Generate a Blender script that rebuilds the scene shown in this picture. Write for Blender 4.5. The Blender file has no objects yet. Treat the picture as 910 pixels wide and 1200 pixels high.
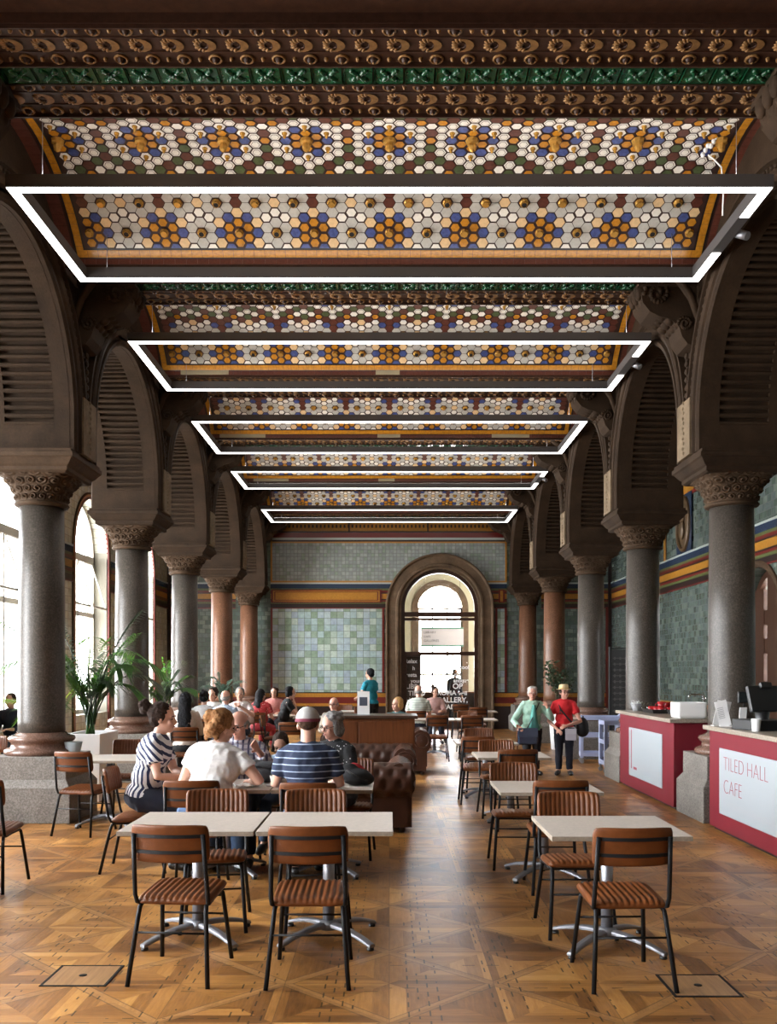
import bpy, bmesh, math, random
from math import sin, cos, pi, sqrt, radians as R, hypot, atan2
from mathutils import Vector, Matrix, Euler
random.seed(7)
SC = bpy.context.scene
COL = SC.collection

# ------------------------------------------------------------------ mesh builder
class MB:
    def __init__(s):
        s.v = []; s.f = []; s.mi = []; s.m = 0; s.sm = []
    def quad(s, *idx):
        s.f.append(tuple(idx)); s.mi.append(s.m); s.sm.append(False)
    def face(s, pts, smooth=False):
        b = len(s.v); s.v += [tuple(p) for p in pts]
        s.f.append(tuple(range(b, b + len(pts)))); s.mi.append(s.m); s.sm.append(smooth)
    def box(s, x0, x1, y0, y1, z0, z1):
        b = len(s.v)
        s.v += [(x, y, z) for z in (z0, z1) for y in (y0, y1) for x in (x0, x1)]
        for f in ((0,2,3,1),(4,5,7,6),(0,1,5,4),(2,6,7,3),(0,4,6,2),(1,3,7,5)):
            s.quad(*[b + i for i in f])
    def obox(s, c, sx, sy, sz, M=None):
        b = len(s.v); M = M or Matrix.Identity(3)
        for dz in (-.5, .5):
            for dy in (-.5, .5):
                for dx in (-.5, .5):
                    p = M @ Vector((dx*sx, dy*sy, dz*sz)); s.v.append((c[0]+p.x, c[1]+p.y, c[2]+p.z))
        for f in ((0,2,3,1),(4,5,7,6),(0,1,5,4),(2,6,7,3),(0,4,6,2),(1,3,7,5)):
            s.quad(*[b + i for i in f])
    def grid(s, P, cu=False, cv=False, smooth=True, flip=False):
        nu, nv = len(P), len(P[0]); b = len(s.v)
        for row in P: s.v += [tuple(p) for p in row]
        for i in range(nu if cu else nu - 1):
            for j in range(nv if cv else nv - 1):
                a = (b+i*nv+j, b+((i+1)%nu)*nv+j, b+((i+1)%nu)*nv+(j+1)%nv, b+i*nv+(j+1)%nv)
                s.f.append(a[::-1] if flip else a); s.mi.append(s.m); s.sm.append(smooth)
    def cap(s, pts, flip=False):
        s.face(pts[::-1] if flip else pts)
    def tube(s, pts, r, n=10, caps=True, flat=None, up=None):
        """r number or list; flat = second radius factor across"""
        pts = [Vector(p) for p in pts]; rs = r if isinstance(r, (list, tuple)) else [r]*len(pts)
        rings = []; nrm = None
        for i, p in enumerate(pts):
            if i == 0: t = pts[1]-pts[0]
            elif i == len(pts)-1: t = pts[-1]-pts[-2]
            else: t = (pts[i+1]-p).normalized() + (p-pts[i-1]).normalized()
            t.normalize()
            if nrm is None:
                a = Vector(up) if up else (Vector((0,0,1)) if abs(t.z) < .9 else Vector((0,1,0)))
                nrm = (a - t*a.dot(t)).normalized()
            else:
                nrm = (nrm - t*nrm.dot(t))
                if nrm.length < 1e-6: nrm = t.orthogonal()
                nrm.normalize()
            bn = t.cross(nrm)
            f = flat if flat else 1
            rings.append([p + nrm*cos(2*pi*k/n)*rs[i]*f + bn*sin(2*pi*k/n)*rs[i] for k in range(n)])
        s.grid(rings, cv=True)
        if caps:
            s.cap(rings[0]); s.cap(rings[-1], True)
    def lathe(s, prof, n=24, c=(0,0,0), sq=None, smooth=True):
        rings = []
        for (r, z) in prof:
            ring = []
            for k in range(n):
                a = 2*pi*k/n; ring.append((c[0]+r*cos(a), c[1]+r*sin(a), c[2]+z))
            rings.append(ring)
        s.grid(rings, cv=True, smooth=smooth, flip=True)
        if prof[0][0] > 1e-4: s.cap(rings[0], True)
        if prof[-1][0] > 1e-4: s.cap(rings[-1])
    def ell(s, c, rx, ry, rz, M=None, n=14, m=8):
        rings = []; c = Vector(c); M = M or Matrix.Identity(3)
        for i in range(m+1):
            t = -pi/2 + pi*i/m
            rr = max(cos(t), .02)
            rings.append([c + M @ Vector((rx*rr*cos(2*pi*k/n), ry*rr*sin(2*pi*k/n), rz*sin(t))) for k in range(n)])
        s.grid(rings, cv=True, flip=True); s.cap(rings[0], True); s.cap(rings[-1])
    def limb(s, pts, rs, n=12):
        """tapered capsule chain with round ends"""
        pts = [Vector(p) for p in pts]
        def ext(p, q, r):
            d = (p-q).normalized(); return [(p + d*r*.95, r*.3), (p + d*r*.7, r*.72)]
        a = ext(pts[0], pts[1], rs[0]); b = ext(pts[-1], pts[-2], rs[-1])
        P = [x[0] for x in a] + pts + [x[0] for x in b[::-1]]
        Q = [x[1] for x in a] + list(rs) + [x[1] for x in b[::-1]]
        s.tube(P, Q, n)
    def prism(s, poly, fmap, d0, d1):
        a = [fmap(u, w, d0) for u, w in poly]; b = [fmap(u, w, d1) for u, w in poly]
        s.face(a); s.face(b[::-1])
        n = len(poly)
        for i in range(n):
            s.face([a[i], a[(i+1)%n], b[(i+1)%n], b[i]])
    def torus(s, c, R_, r, M=None, n=16, m=6):
        M = M or Matrix.Identity(3); c = Vector(c); P = []
        for i in range(n):
            a = 2*pi*i/n
            P.append([c + M @ Vector(((R_+r*cos(2*pi*j/m))*cos(a), (R_+r*cos(2*pi*j/m))*sin(a), r*sin(2*pi*j/m))) for j in range(m)])
        s.grid(P, cu=True, cv=True)
    def mesh(s, name, mats, fix=True):
        me = bpy.data.meshes.new(name)
        me.from_pydata(s.v, [], s.f)
        for m in (mats if isinstance(mats, (list, tuple)) else [mats]): me.materials.append(m)
        me.polygons.foreach_set('material_index', s.mi)
        me.polygons.foreach_set('use_smooth', s.sm)
        if fix:
            bm = bmesh.new(); bm.from_mesh(me)
            bmesh.ops.remove_doubles(bm, verts=bm.verts, dist=1e-5)
            bmesh.ops.recalc_face_normals(bm, faces=bm.faces)
            bm.to_mesh(me); bm.free()
        me.update()
        return me
    def build(s, name, mats, parent=None, bevel=0, fix=True, loc=None, rot=None, seg=2):
        me = s.mesh(name, mats, fix)
        o = bpy.data.objects.new(name, me); COL.objects.link(o)
        if parent: o.parent = parent
        if loc: o.location = loc
        if rot: o.rotation_euler = rot
        if bevel:
            b = o.modifiers.new('bevel', 'BEVEL'); b.width = bevel; b.segments = seg; b.limit_method = 'ANGLE'; b.angle_limit = R(40)
        return o

def tag(o, label=None, cat=None, group=None, kind=None):
    if label: o['label'] = label
    if cat: o['category'] = cat
    if group: o['group'] = group
    if kind: o['kind'] = kind
    return o
def empty(name, loc=(0,0,0), rz=0, label=None, cat=None, group=None):
    o = bpy.data.objects.new(name, None); COL.objects.link(o)
    o.empty_display_size = .1; o.location = loc; o.rotation_euler = (0,0,R(rz))
    return tag(o, label, cat, group)
def copy_tree(o, parent=None):
    c = o.copy(); COL.objects.link(c)
    if parent: c.parent = parent
    for ch in [x for x in o.children]: copy_tree(ch, c)
    return c
def struct(o, parent=None):
    o['kind'] = 'structure'; return o

# ------------------------------------------------------------------ materials
class NT:
    def __init__(s, nt): s.t = nt; s.n = nt.nodes; s.l = nt.links
    def N(s, typ, ins=None, **kw):
        n = s.n.new(typ)
        for k, v in kw.items(): setattr(n, k, v)
        for k, v in (ins or {}).items(): s.put(n.inputs[k], v)
        return n
    def put(s, sock, v):
        if isinstance(v, bpy.types.NodeSocket): s.l.new(v, sock)
        elif isinstance(v, bpy.types.Node): s.l.new(v.outputs[0], sock)
        else: sock.default_value = v
    def m(s, op, a, b=None, c=None):
        n = s.n.new('ShaderNodeMath'); n.operation = op
        s.put(n.inputs[0], a)
        if b is not None: s.put(n.inputs[1], b)
        if c is not None: s.put(n.inputs[2], c)
        return n.outputs[0]
    def mix(s, fac, a, b, mode='MIX'):
        n = s.n.new('ShaderNodeMix'); n.data_type = 'RGBA'; n.blend_type = mode
        s.put(n.inputs[0], fac); s.put(n.inputs[6], a); s.put(n.inputs[7], b)
        return n.outputs[2]
    def ramp(s, fac, stops, interp='LINEAR'):
        n = s.n.new('ShaderNodeValToRGB'); n.color_ramp.interpolation = interp
        e = n.color_ramp.elements
        while len(e) < len(stops): e.new(.5)
        for i, (p, c) in enumerate(stops): e[i].position = p; e[i].color = c if len(c) == 4 else (*c, 1)
        s.put(n.inputs[0], fac); return n.outputs[0]
    def noise(s, vec, scale, detail=3, rough=.5):
        n = s.N('ShaderNodeTexNoise', {'Scale': scale, 'Detail': detail, 'Roughness': rough})
        if vec is not None: s.l.new(vec, n.inputs['Vector'])
        return n.outputs[0]
    def white(s, x, y=0.0, z=0.0):
        c = s.N('ShaderNodeCombineXYZ', {0: x, 1: y, 2: z})
        w = s.N('ShaderNodeTexWhiteNoise', {0: c.outputs[0]}, noise_dimensions='3D')
        return w.outputs['Value']
def c4(c): return (*c, 1) if len(c) == 3 else c
def base(name):
    m = bpy.data.materials.new(name); m.use_nodes = True
    nt = NT(m.node_tree); b = m.node_tree.nodes['Principled BSDF']
    return m, nt, b
def coords(nt, kind='Object'):
    tc = nt.N('ShaderNodeTexCoord'); return tc.outputs[kind]
def xyz(nt, vec):
    s = nt.N('ShaderNodeSeparateXYZ', {0: vec}); return s.outputs
def mat(name, col, rough=.5, metal=0, var=.0, scale=12, bump=0, bscale=60, coat=0, spec=None, emit=None, es=0, kind='Object'):
    m, nt, b = base(name)
    b.inputs['Roughness'].default_value = rough; b.inputs['Metallic'].default_value = metal
    b.inputs['Base Color'].default_value = c4(col)
    if coat: b.inputs['Coat Weight'].default_value = coat; b.inputs['Coat Roughness'].default_value = .15
    if spec is not None: b.inputs['Specular IOR Level'].default_value = spec
    v = coords(nt, kind)
    n = nt.noise(v, scale, 4, .6)
    if var:
        d = tuple(max(0, x*(1-var)) for x in col[:3]); l = tuple(min(1, x*(1+var)) for x in col[:3])
        nt.put(b.inputs['Base Color'], nt.ramp(n, [(.25, d), (.75, l)]))
    if bump:
        bn = nt.N('ShaderNodeBump', {'Strength': bump, 'Distance': .01, 'Height': nt.noise(v, bscale, 4, .6)})
        nt.put(b.inputs['Normal'], bn.outputs[0])
    if emit:
        b.inputs['Emission Color'].default_value = c4(emit); b.inputs['Emission Strength'].default_value = es
    return m
def tile_mat(name, axis, su, sv, cols, mortar, mw=.05, rough=.22, jitter=0):
    """glazed wall tiles on a plane: axis 'x' runs along X, 'y' along Y"""
    m, nt, b = base(name)
    o = xyz(nt, coords(nt))
    u = nt.m('DIVIDE', o[0] if axis == 'x' else o[1], su); v = nt.m('DIVIDE', o[2], sv)
    row = nt.m('FLOOR', v)
    if jitter: u = nt.m('ADD', u, nt.m('MULTIPLY', nt.m('MODULO', row, 2.0), jitter))
    fu, fv = nt.m('FRACT', u), nt.m('FRACT', v)
    w = nt.white(nt.m('FLOOR', u), row, 3.3)
    k = len(cols)
    col = nt.ramp(w, [(i/k, c) for i, c in enumerate(cols)], 'CONSTANT')
    n = nt.noise(coords(nt), 9, 4, .6)
    col = nt.mix(.5, col, nt.ramp(n, [(.3, (.55,.55,.55)), (.7, (1.2,1.2,1.2))]), 'MULTIPLY')
    eu = nt.m('MINIMUM', fu, nt.m('SUBTRACT', 1.0, fu)); ev = nt.m('MINIMUM', fv, nt.m('SUBTRACT', 1.0, fv))
    e = nt.m('LESS_THAN', nt.m('MINIMUM', eu, ev), mw)
    nt.put(b.inputs['Base Color'], nt.mix(e, col, c4(mortar)))
    nt.put(b.inputs['Roughness'], nt.m('ADD', rough, nt.m('MULTIPLY', e, .5)))
    h = nt.m('ADD', nt.m('MULTIPLY', w, .7), nt.m('MINIMUM', nt.m('MULTIPLY', nt.m('MINIMUM', eu, ev), 6.0), 1.0))
    bn = nt.N('ShaderNodeBump', {'Strength': .25, 'Distance': .006, 'Height': h}); nt.put(b.inputs['Normal'], bn.outputs[0])
    return m
def floor_mat():
    m, nt, b = base('parquet')
    v = coords(nt); o = xyz(nt, v)
    L = .78
    X = nt.m('DIVIDE', nt.m('ADD', o[0], o[1]), L*1.41421); Y = nt.m('DIVIDE', nt.m('SUBTRACT', o[1], o[0]), L*1.41421)
    cu, cv = nt.m('FLOOR', X), nt.m('FLOOR', Y)
    fu = nt.m('SUBTRACT', nt.m('FRACT', X), .5); fv = nt.m('SUBTRACT', nt.m('FRACT', Y), .5)
    au, av = nt.m('ABSOLUTE', fu), nt.m('ABSOLUTE', fv)
    mx = nt.m('MAXIMUM', au, av)
    tri = nt.m('GREATER_THAN', au, av)
    sgn = nt.m('ADD', nt.m('GREATER_THAN', nt.m('ADD', nt.m('MULTIPLY', tri, fu), nt.m('MULTIPLY', nt.m('SUBTRACT', 1.0, tri), fv)), 0.0), nt.m('MULTIPLY', tri, 2.0))
    # axis-aligned planks inside the triangles
    pl = .085
    ax = nt.m('FLOOR', nt.m('DIVIDE', o[0], pl)); ay = nt.m('FLOOR', nt.m('DIVIDE', o[1], pl))
    hv = nt.m('GREATER_THAN', nt.m('MULTIPLY', fu, fv), 0.0)
    pid = nt.m('ADD', nt.m('MULTIPLY', hv, ax), nt.m('MULTIPLY', nt.m('SUBTRACT', 1.0, hv), ay))
    w1 = nt.white(nt.m('ADD', nt.m('MULTIPLY', cu, 7.0), sgn), nt.m('MULTIPLY', cv, 3.0), pid)
    w2 = nt.white(cu, cv, sgn)
    tone = nt.m('ADD', nt.m('MULTIPLY', w1, .55), nt.m('MULTIPLY', w2, .45))
    gx = nt.N('ShaderNodeCombineXYZ', {0: nt.m('MULTIPLY', o[0], nt.m('ADD', 6.0, nt.m('MULTIPLY', hv, 50.0))), 1: nt.m('MULTIPLY', o[1], nt.m('SUBTRACT', 56.0, nt.m('MULTIPLY', hv, 50.0))), 2: pid})
    grain = nt.noise(gx.outputs[0], 1.0, 4, .65)
    tone = nt.m('ADD', nt.m('MULTIPLY', tone, .62), nt.m('MULTIPLY', grain, .42))
    big = nt.noise(v, .55, 3, .6)
    tone = nt.m('ADD', tone, nt.m('MULTIPLY', nt.m('SUBTRACT', big, .5), .9))
    col = nt.ramp(tone, [(.12, (.055,.020,.005)), (.40, (.195,.079,.018)), (.64, (.36,.163,.040)), (.92, (.55,.29,.085))])
    band = nt.m('GREATER_THAN', mx, .462)
    bt = nt.noise(gx.outputs[0], 1.4, 3, .6)
    col = nt.mix(nt.m('MULTIPLY', band, .7), col, nt.ramp(nt.m('ADD', nt.m('MULTIPLY', bt, .6), nt.m('MULTIPLY', nt.white(cu, cv, 9.0), .4)), [(.2, (.17,.072,.02)), (.8, (.43,.22,.075))]))
    # thin dark seams along the bands and the triangle diagonals
    seam = nt.m('LESS_THAN', nt.m('ABSOLUTE', nt.m('SUBTRACT', mx, .462)), .005)
    dg = nt.m('LESS_THAN', nt.m('ABSOLUTE', nt.m('SUBTRACT', au, av)), .004)
    col = nt.mix(nt.m('MULTIPLY', nt.m('MAXIMUM', seam, dg), .55), col, (.05,.022,.01,1))
    # short dark inlay dashes in paired columns
    def dashes(a, c, per, off, thr, seed):
        g = nt.m('FRACT', nt.m('DIVIDE', a, per)); k = nt.m('FLOOR', nt.m('DIVIDE', a, per))
        ln = None
        for p in off:
            q = nt.m('LESS_THAN', nt.m('ABSOLUTE', nt.m('SUBTRACT', g, p)), .0042/per)
            kk = nt.m('DIVIDE', c, .135); on = nt.m('GREATER_THAN', nt.white(k, nt.m('FLOOR', kk), seed+p), thr)
            q = nt.m('MULTIPLY', nt.m('MULTIPLY', q, on), nt.m('LESS_THAN', nt.m('FRACT', nt.m('ADD', kk, p*3.7)), .52))
            ln = q if ln is None else nt.m('MAXIMUM', ln, q)
        return ln
    d1 = dashes(o[0], o[1], .43, (.22, .34, .46, .58), .45, 1.7)
    d2 = dashes(o[1], o[0], .43, (.26, .38), .80, 5.1)
    dd = nt.m('MAXIMUM', d1, d2)
    col = nt.mix(nt.m('MULTIPLY', dd, .85), col, (.010,.005,.003,1))
    nt.put(b.inputs['Base Color'], col)
    b.inputs['Specular IOR Level'].default_value = .38
    nt.put(b.inputs['Roughness'], nt.m('ADD', .27, nt.m('MULTIPLY', nt.noise(v, 5, 4, .7), .22)))
    bn = nt.N('ShaderNodeBump', {'Strength': .12, 'Distance': .004, 'Height': nt.m('ADD', w1, grain)}); nt.put(b.inputs['Normal'], bn.outputs[0])
    return m
def stripe_mat(name, c1, c2, axis, per, duty, rough=.85, wob=0.0, c3=None, axis2=None):
    m, nt, b = base(name); v = coords(nt); o = xyz(nt, v)
    def line(a, per, duty):
        t = o[a]
        if wob: t = nt.m('ADD', t, nt.m('MULTIPLY', nt.noise(v, 5, 2), wob))
        return nt.m('LESS_THAN', nt.m('FRACT', nt.m('DIVIDE', t, per)), duty)
    f = line(axis, per, duty); col = nt.mix(f, c4(c1), c4(c2))
    if axis2 is not None: col = nt.mix(nt.m('MULTIPLY', line(axis2, per, duty), .6), col, c4(c3 or c2))
    nt.put(b.inputs['Base Color'], col); b.inputs['Roughness'].default_value = rough
    return m
def spot_mat(name, c1, c2, scale, thr, rough=.85):
    m, nt, b = base(name)
    vo = nt.N('ShaderNodeTexVoronoi', {'Scale': scale, 'Vector': coords(nt)})
    nt.put(b.inputs['Base Color'], nt.mix(nt.m('LESS_THAN', vo.outputs['Distance'], thr), c4(c1), c4(c2)))
    b.inputs['Roughness'].default_value = rough
    return m
def granite(name, c1, c2, c3, rough=.3):
    m, nt, b = base(name); v = coords(nt)
    n = nt.noise(v, 55, 6, .75); n2 = nt.noise(v, 4, 3, .6)
    col = nt.ramp(n, [(.3, c1), (.5, c2), (.68, c3)])
    col = nt.mix(.45, col, nt.ramp(n2, [(.3, (.6,.6,.6)), (.7, (1.15,1.15,1.15))]), 'MULTIPLY')
    nt.put(b.inputs['Base Color'], col); b.inputs['Roughness'].default_value = rough; b.inputs['Specular IOR Level'].default_value = .32
    return m
def stone_mat(name, col, rough=.75):
    m, nt, b = base(name); v = coords(nt); b.inputs['Specular IOR Level'].default_value = .12
    n = nt.noise(v, 3.2, 5, .65); n2 = nt.noise(v, 40, 4, .6)
    c = nt.ramp(n, [(.25, tuple(x*.6 for x in col)), (.55, col), (.8, tuple(x*1.5 for x in col))])
    c = nt.mix(.4, c, nt.ramp(n2, [(.3, (.6,.6,.6)), (.7, (1.2,1.2,1.2))]), 'MULTIPLY')
    nt.put(b.inputs['Base Color'], c); b.inputs['Roughness'].default_value = rough
    bn = nt.N('ShaderNodeBump', {'Strength': .3, 'Distance': .01, 'Height': n2}); nt.put(b.inputs['Normal'], bn.outputs[0])
    return m
def wood_mat(name, c1, c2, rough=.35, axis=0, sc=3):
    m, nt, b = base(name); o = xyz(nt, coords(nt))
    k = [30.0, 30.0, 30.0]; k[axis] = 2.0
    g = nt.N('ShaderNodeCombineXYZ', {i: nt.m('MULTIPLY', o[i], k[i]) for i in range(3)})
    n = nt.noise(g.outputs[0], sc*.4, 5, .65)
    nt.put(b.inputs['Base Color'], nt.ramp(n, [(.3, c1), (.7, c2)])); b.inputs['Roughness'].default_value = rough
    return m
def emis(name, col, s):
    m = bpy.data.materials.new(name); m.use_nodes = True; nt = m.node_tree; nt.nodes.clear()
    e = nt.nodes.new('ShaderNodeEmission'); o = nt.nodes.new('ShaderNodeOutputMaterial')
    e.inputs[0].default_value = c4(col); e.inputs[1].default_value = s; nt.links.new(e.outputs[0], o.inputs[0])
    return m
def glass_mat(name, tint=(1,1,1), refl=.06):
    m = bpy.data.materials.new(name); m.use_nodes = True; t = m.node_tree; t.nodes.clear(); nt = NT(t)
    tr = nt.N('ShaderNodeBsdfTransparent', {0: c4(tint)}); gl = nt.N('ShaderNodeBsdfGlossy', {0: (1,1,1,1), 'Roughness': .03})
    lw = nt.N('ShaderNodeFresnel', {0: 1.45})
    mx = nt.N('ShaderNodeMixShader'); nt.put(mx.inputs[0], nt.m('MULTIPLY', lw.outputs[0], .8)); nt.l.new(tr.outputs[0], mx.inputs[1]); nt.l.new(gl.outputs[0], mx.inputs[2])
    o = nt.N('ShaderNodeOutputMaterial'); nt.l.new(mx.outputs[0], o.inputs[0])
    return m

def leaf_mat(name, col, tr):
    m, nt, b = base(name); b.inputs['Roughness'].default_value = .45
    n = nt.noise(coords(nt), 9, 3); c = nt.ramp(n, [(.3, tuple(x*.6 for x in col)), (.7, tuple(x*1.4 for x in col))]); nt.put(b.inputs['Base Color'], c)
    t = nt.N('ShaderNodeBsdfTranslucent', {0: c4(tr)}); mx = nt.N('ShaderNodeMixShader', {0: .35}); nt.l.new(b.outputs[0], mx.inputs[1]); nt.l.new(t.outputs[0], mx.inputs[2])
    nt.l.new(mx.outputs[0], m.node_tree.nodes['Material Output'].inputs[0]); return m
M = {}
M['floor'] = floor_mat()
M['stone'] = stone_mat('brown_sandstone', (.033, .0195, .011))
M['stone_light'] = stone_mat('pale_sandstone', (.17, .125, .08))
M['stone_carved'] = stone_mat('carved_sandstone', (.060, .036, .0205), .7)
M['door_stone'] = stone_mat('door_sandstone', (.12, .080, .050))
M['granite'] = granite('grey_granite', (.028,.023,.0185), (.060,.050,.041), (.115,.098,.082), .38)
M['granite_red'] = granite('red_granite', (.075,.031,.015), (.15,.067,.036), (.22,.115,.068), .4)
M['plinth'] = granite('plinth_granite', (.085,.075,.065), (.18,.162,.143), (.29,.268,.243), .65)
M['base_marble'] = granite('pink_marble', (.085,.045,.033), (.15,.085,.062), (.22,.14,.11), .22)
M['gold'] = mat('gold_glaze', (.62,.35,.08), .25, .55, .2)
M['dullgold'] = mat('dull_gold', (.19,.10,.036), .5, .2, .35, 30, spec=.25)
M['grout'] = mat('dark_grout', (.036,.014,.010), .6)
M['hole'] = mat('dark_hole', (.004,.003,.003), .9)
M['hx_white'] = mat('white_glaze', (.80,.77,.71), .25, 0, .08, 30)
M['hx_cream'] = mat('cream_glaze', (.70,.49,.27), .25, 0, .12, 30)
M['hx_gold'] = mat('amber_glaze', (.46,.20,.02), .25, 0, .25, 30)
M['hx_blue'] = mat('blue_glaze', (.06,.085,.24), .25, 0, .3, 30)
M['hx_grey'] = mat('grey_glaze', (.46,.45,.42), .3, 0, .12, 30)
M['hx_maroon'] = mat('maroon_glaze', (.10,.03,.02), .3, 0, .3, 30)
M['hx_green'] = mat('green_glaze', (.065,.09,.035), .3, 0, .3, 30)
M['black_line'] = mat('black_glaze', (.008,.007,.007), .3)
M['beam'] = mat('umber_faience', (.034,.015,.009), .45, 0, .4, 14, spec=.2)
M['green_tile'] = mat('emerald_faience', (.005,.05,.02), .2, 0, .5, 18)
M['black_metal'] = mat('black_metal', (.009,.009,.010), .5, 0, spec=.22)
M['led_body'] = mat('dark_aluminium', (.085,.08,.08), .5, .3)
M['alu'] = mat('brushed_aluminium', (.26,.265,.29), .45, .75)
M['leather'] = mat('tan_leather', (.128,.039,.0105), .38, 0, .32, 7, .15, 120, spec=.3)
M['sofa'] = mat('oxblood_leather', (.055,.021,.012), .36, 0, .35, 5, .15, 90)
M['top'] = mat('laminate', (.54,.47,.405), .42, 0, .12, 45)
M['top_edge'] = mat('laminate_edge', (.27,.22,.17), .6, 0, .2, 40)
M['mahogany'] = wood_mat('mahogany', (.105,.032,.011), (.20,.066,.022), .28, 2)
M['dark_wood'] = wood_mat('dark_wood', (.035,.017,.010), (.075,.036,.02), .3, 0)
M['white'] = mat('white_paint', (.82,.82,.82), .45)
M['white_cer'] = mat('white_ceramic', (.85,.85,.84), .15)
M['red'] = mat('cherry_laminate', (.165,.009,.020), .42, 0, .06, 5)
M['panel'] = mat('pale_panel', (.30,.33,.35), .55)
M['counter_top'] = granite('counter_stone', (.19,.155,.12), (.29,.245,.195), (.40,.35,.30), .35)
M['sign_red'] = mat('sign_red', (.25,.02,.035), .5)
M['cup_red'] = mat('red_glaze', (.32,.008,.012), .15)
M['tray'] = mat('black_plastic', (.012,.012,.013), .4)
M['grey_plastic'] = mat('grey_plastic', (.22,.22,.23), .5)
M['cart'] = mat('lavender_plastic', (.30,.34,.50), .5)
M['chrome'] = mat('chrome', (.6,.6,.62), .12, 1)
M['screen'] = mat('dark_screen', (.01,.012,.015), .1)
M['leaf'] = leaf_mat('palm_leaf', (.030,.085,.022), (.10,.26,.03))
M['leaf_blue'] = leaf_mat('bluish_leaf', (.08,.14,.11), (.15,.26,.18))
M['leaf_bright'] = leaf_mat('bright_leaf', (.14,.24,.03), (.40,.55,.04))
M['leaf_dark'] = mat('ficus_leaf', (.03,.055,.025), .4, 0, .5, 9)
M['bark'] = mat('bark', (.10,.065,.04), .8, 0, .3)
M['soil'] = mat('soil', (.03,.02,.014), .95)
M['glass'] = glass_mat('window_glass')
M['glasscup'] = glass_mat('clear_glass', (.93,.95,.95))
M['win_frame'] = mat('pale_window_frame', (.52,.49,.43), .5)
M['brown_frame'] = mat('oak_frame', (.040,.016,.008), .35, 0, .2)
M['rim_red'] = mat('rim_terracotta', (.13,.022,.016), .35)
M['rim_orange'] = mat('rim_amber', (.34,.135,.025), .3)
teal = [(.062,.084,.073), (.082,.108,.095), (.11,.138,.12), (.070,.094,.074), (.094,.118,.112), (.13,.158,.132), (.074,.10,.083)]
M['tile_back'] = tile_mat('seagreen_tiles', 'x', .187, .187, [(.25,.34,.33), (.31,.41,.41), (.33,.41,.35), (.24,.32,.25), (.33,.41,.45), (.39,.46,.40), (.21,.29,.21), (.29,.36,.42), (.35,.43,.44)], (.10,.12,.10), .03)
M['tile_upper'] = tile_mat('greygreen_tiles', 'x', .105, .105, [(.24,.27,.26), (.27,.30,.28), (.22,.27,.22), (.30,.33,.31), (.25,.27,.27)], (.14,.155,.14), .07)
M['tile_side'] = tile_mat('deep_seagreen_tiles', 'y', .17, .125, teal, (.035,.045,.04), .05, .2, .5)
M['tile_cream'] = tile_mat('cream_tiles', 'y', .20, .15, [(.56,.53,.40), (.61,.60,.48), (.50,.50,.40), (.58,.58,.50)], (.25,.23,.18), .04)
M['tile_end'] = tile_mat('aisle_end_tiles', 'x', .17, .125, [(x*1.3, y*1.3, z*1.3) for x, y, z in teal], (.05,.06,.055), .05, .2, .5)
M['fr_yellow'] = mat('ochre_faience', (.34,.155,.022), .28, 0, .2, 25)
M['fr_red'] = mat('oxblood_faience', (.12,.014,.011), .28)
M['fr_blue'] = mat('navy_faience', (.02,.032,.06), .25)
M['fr_olive'] = mat('olive_faience', (.085,.10,.035), .28, 0, .3, 25)
M['fr_pale'] = mat('pale_faience', (.36,.40,.38), .28)
M['fr_black'] = mat('dark_faience', (.02,.012,.011), .3)
M['wall_cream'] = mat('cream_plaster', (.36,.32,.21), .8)
M['plaster'] = mat('brown_plaster', (.09,.06,.045), .8)
M['brass'] = mat('bronze_relief', (.085,.05,.022), .45, .3, .3)
M['led'] = emis('led_diffuser', (1,.97,.93), 3.2)
M['added_up_low'] = emis('added_uplight_low', (1,.95,.88), 3.5)
M['added_up'] = emis('added_uplight', (1,.95,.88), 19)  # added upward glow for the vault, stronger on the near bar
# ------------------------------------------------------------------ layout (metres; X right, Y into the hall, Z up)
CY = [3.19, 6.92, 10.65, 14.38, 18.08, 22.08, 26.35]     # column centres
XL, XR = -3.94, 3.88                                     # arcade axes
WT = .46                                                 # half thickness of the arcade walls
OUT = 6.36                                               # outer walls
YB = 26.9                                                # end wall
Y0 = -4.3
SOFF = 5.99
# floor and roof slab
mb = MB(); mb.box(-OUT-.5, OUT+.5, Y0, 40, -.2, 0); struct(mb.build('floor', M['floor']))
mb = MB(); mb.box(-OUT-.5, OUT+.5, Y0, YB+.5, 6.98, 7.2); struct(mb.build('ceiling', M['plaster']))
mb = MB(); mb.box(-OUT-.5, OUT+.5, Y0-.3, Y0, 0, 7); struct(mb.build('wall_rear', M['plaster']))

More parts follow.
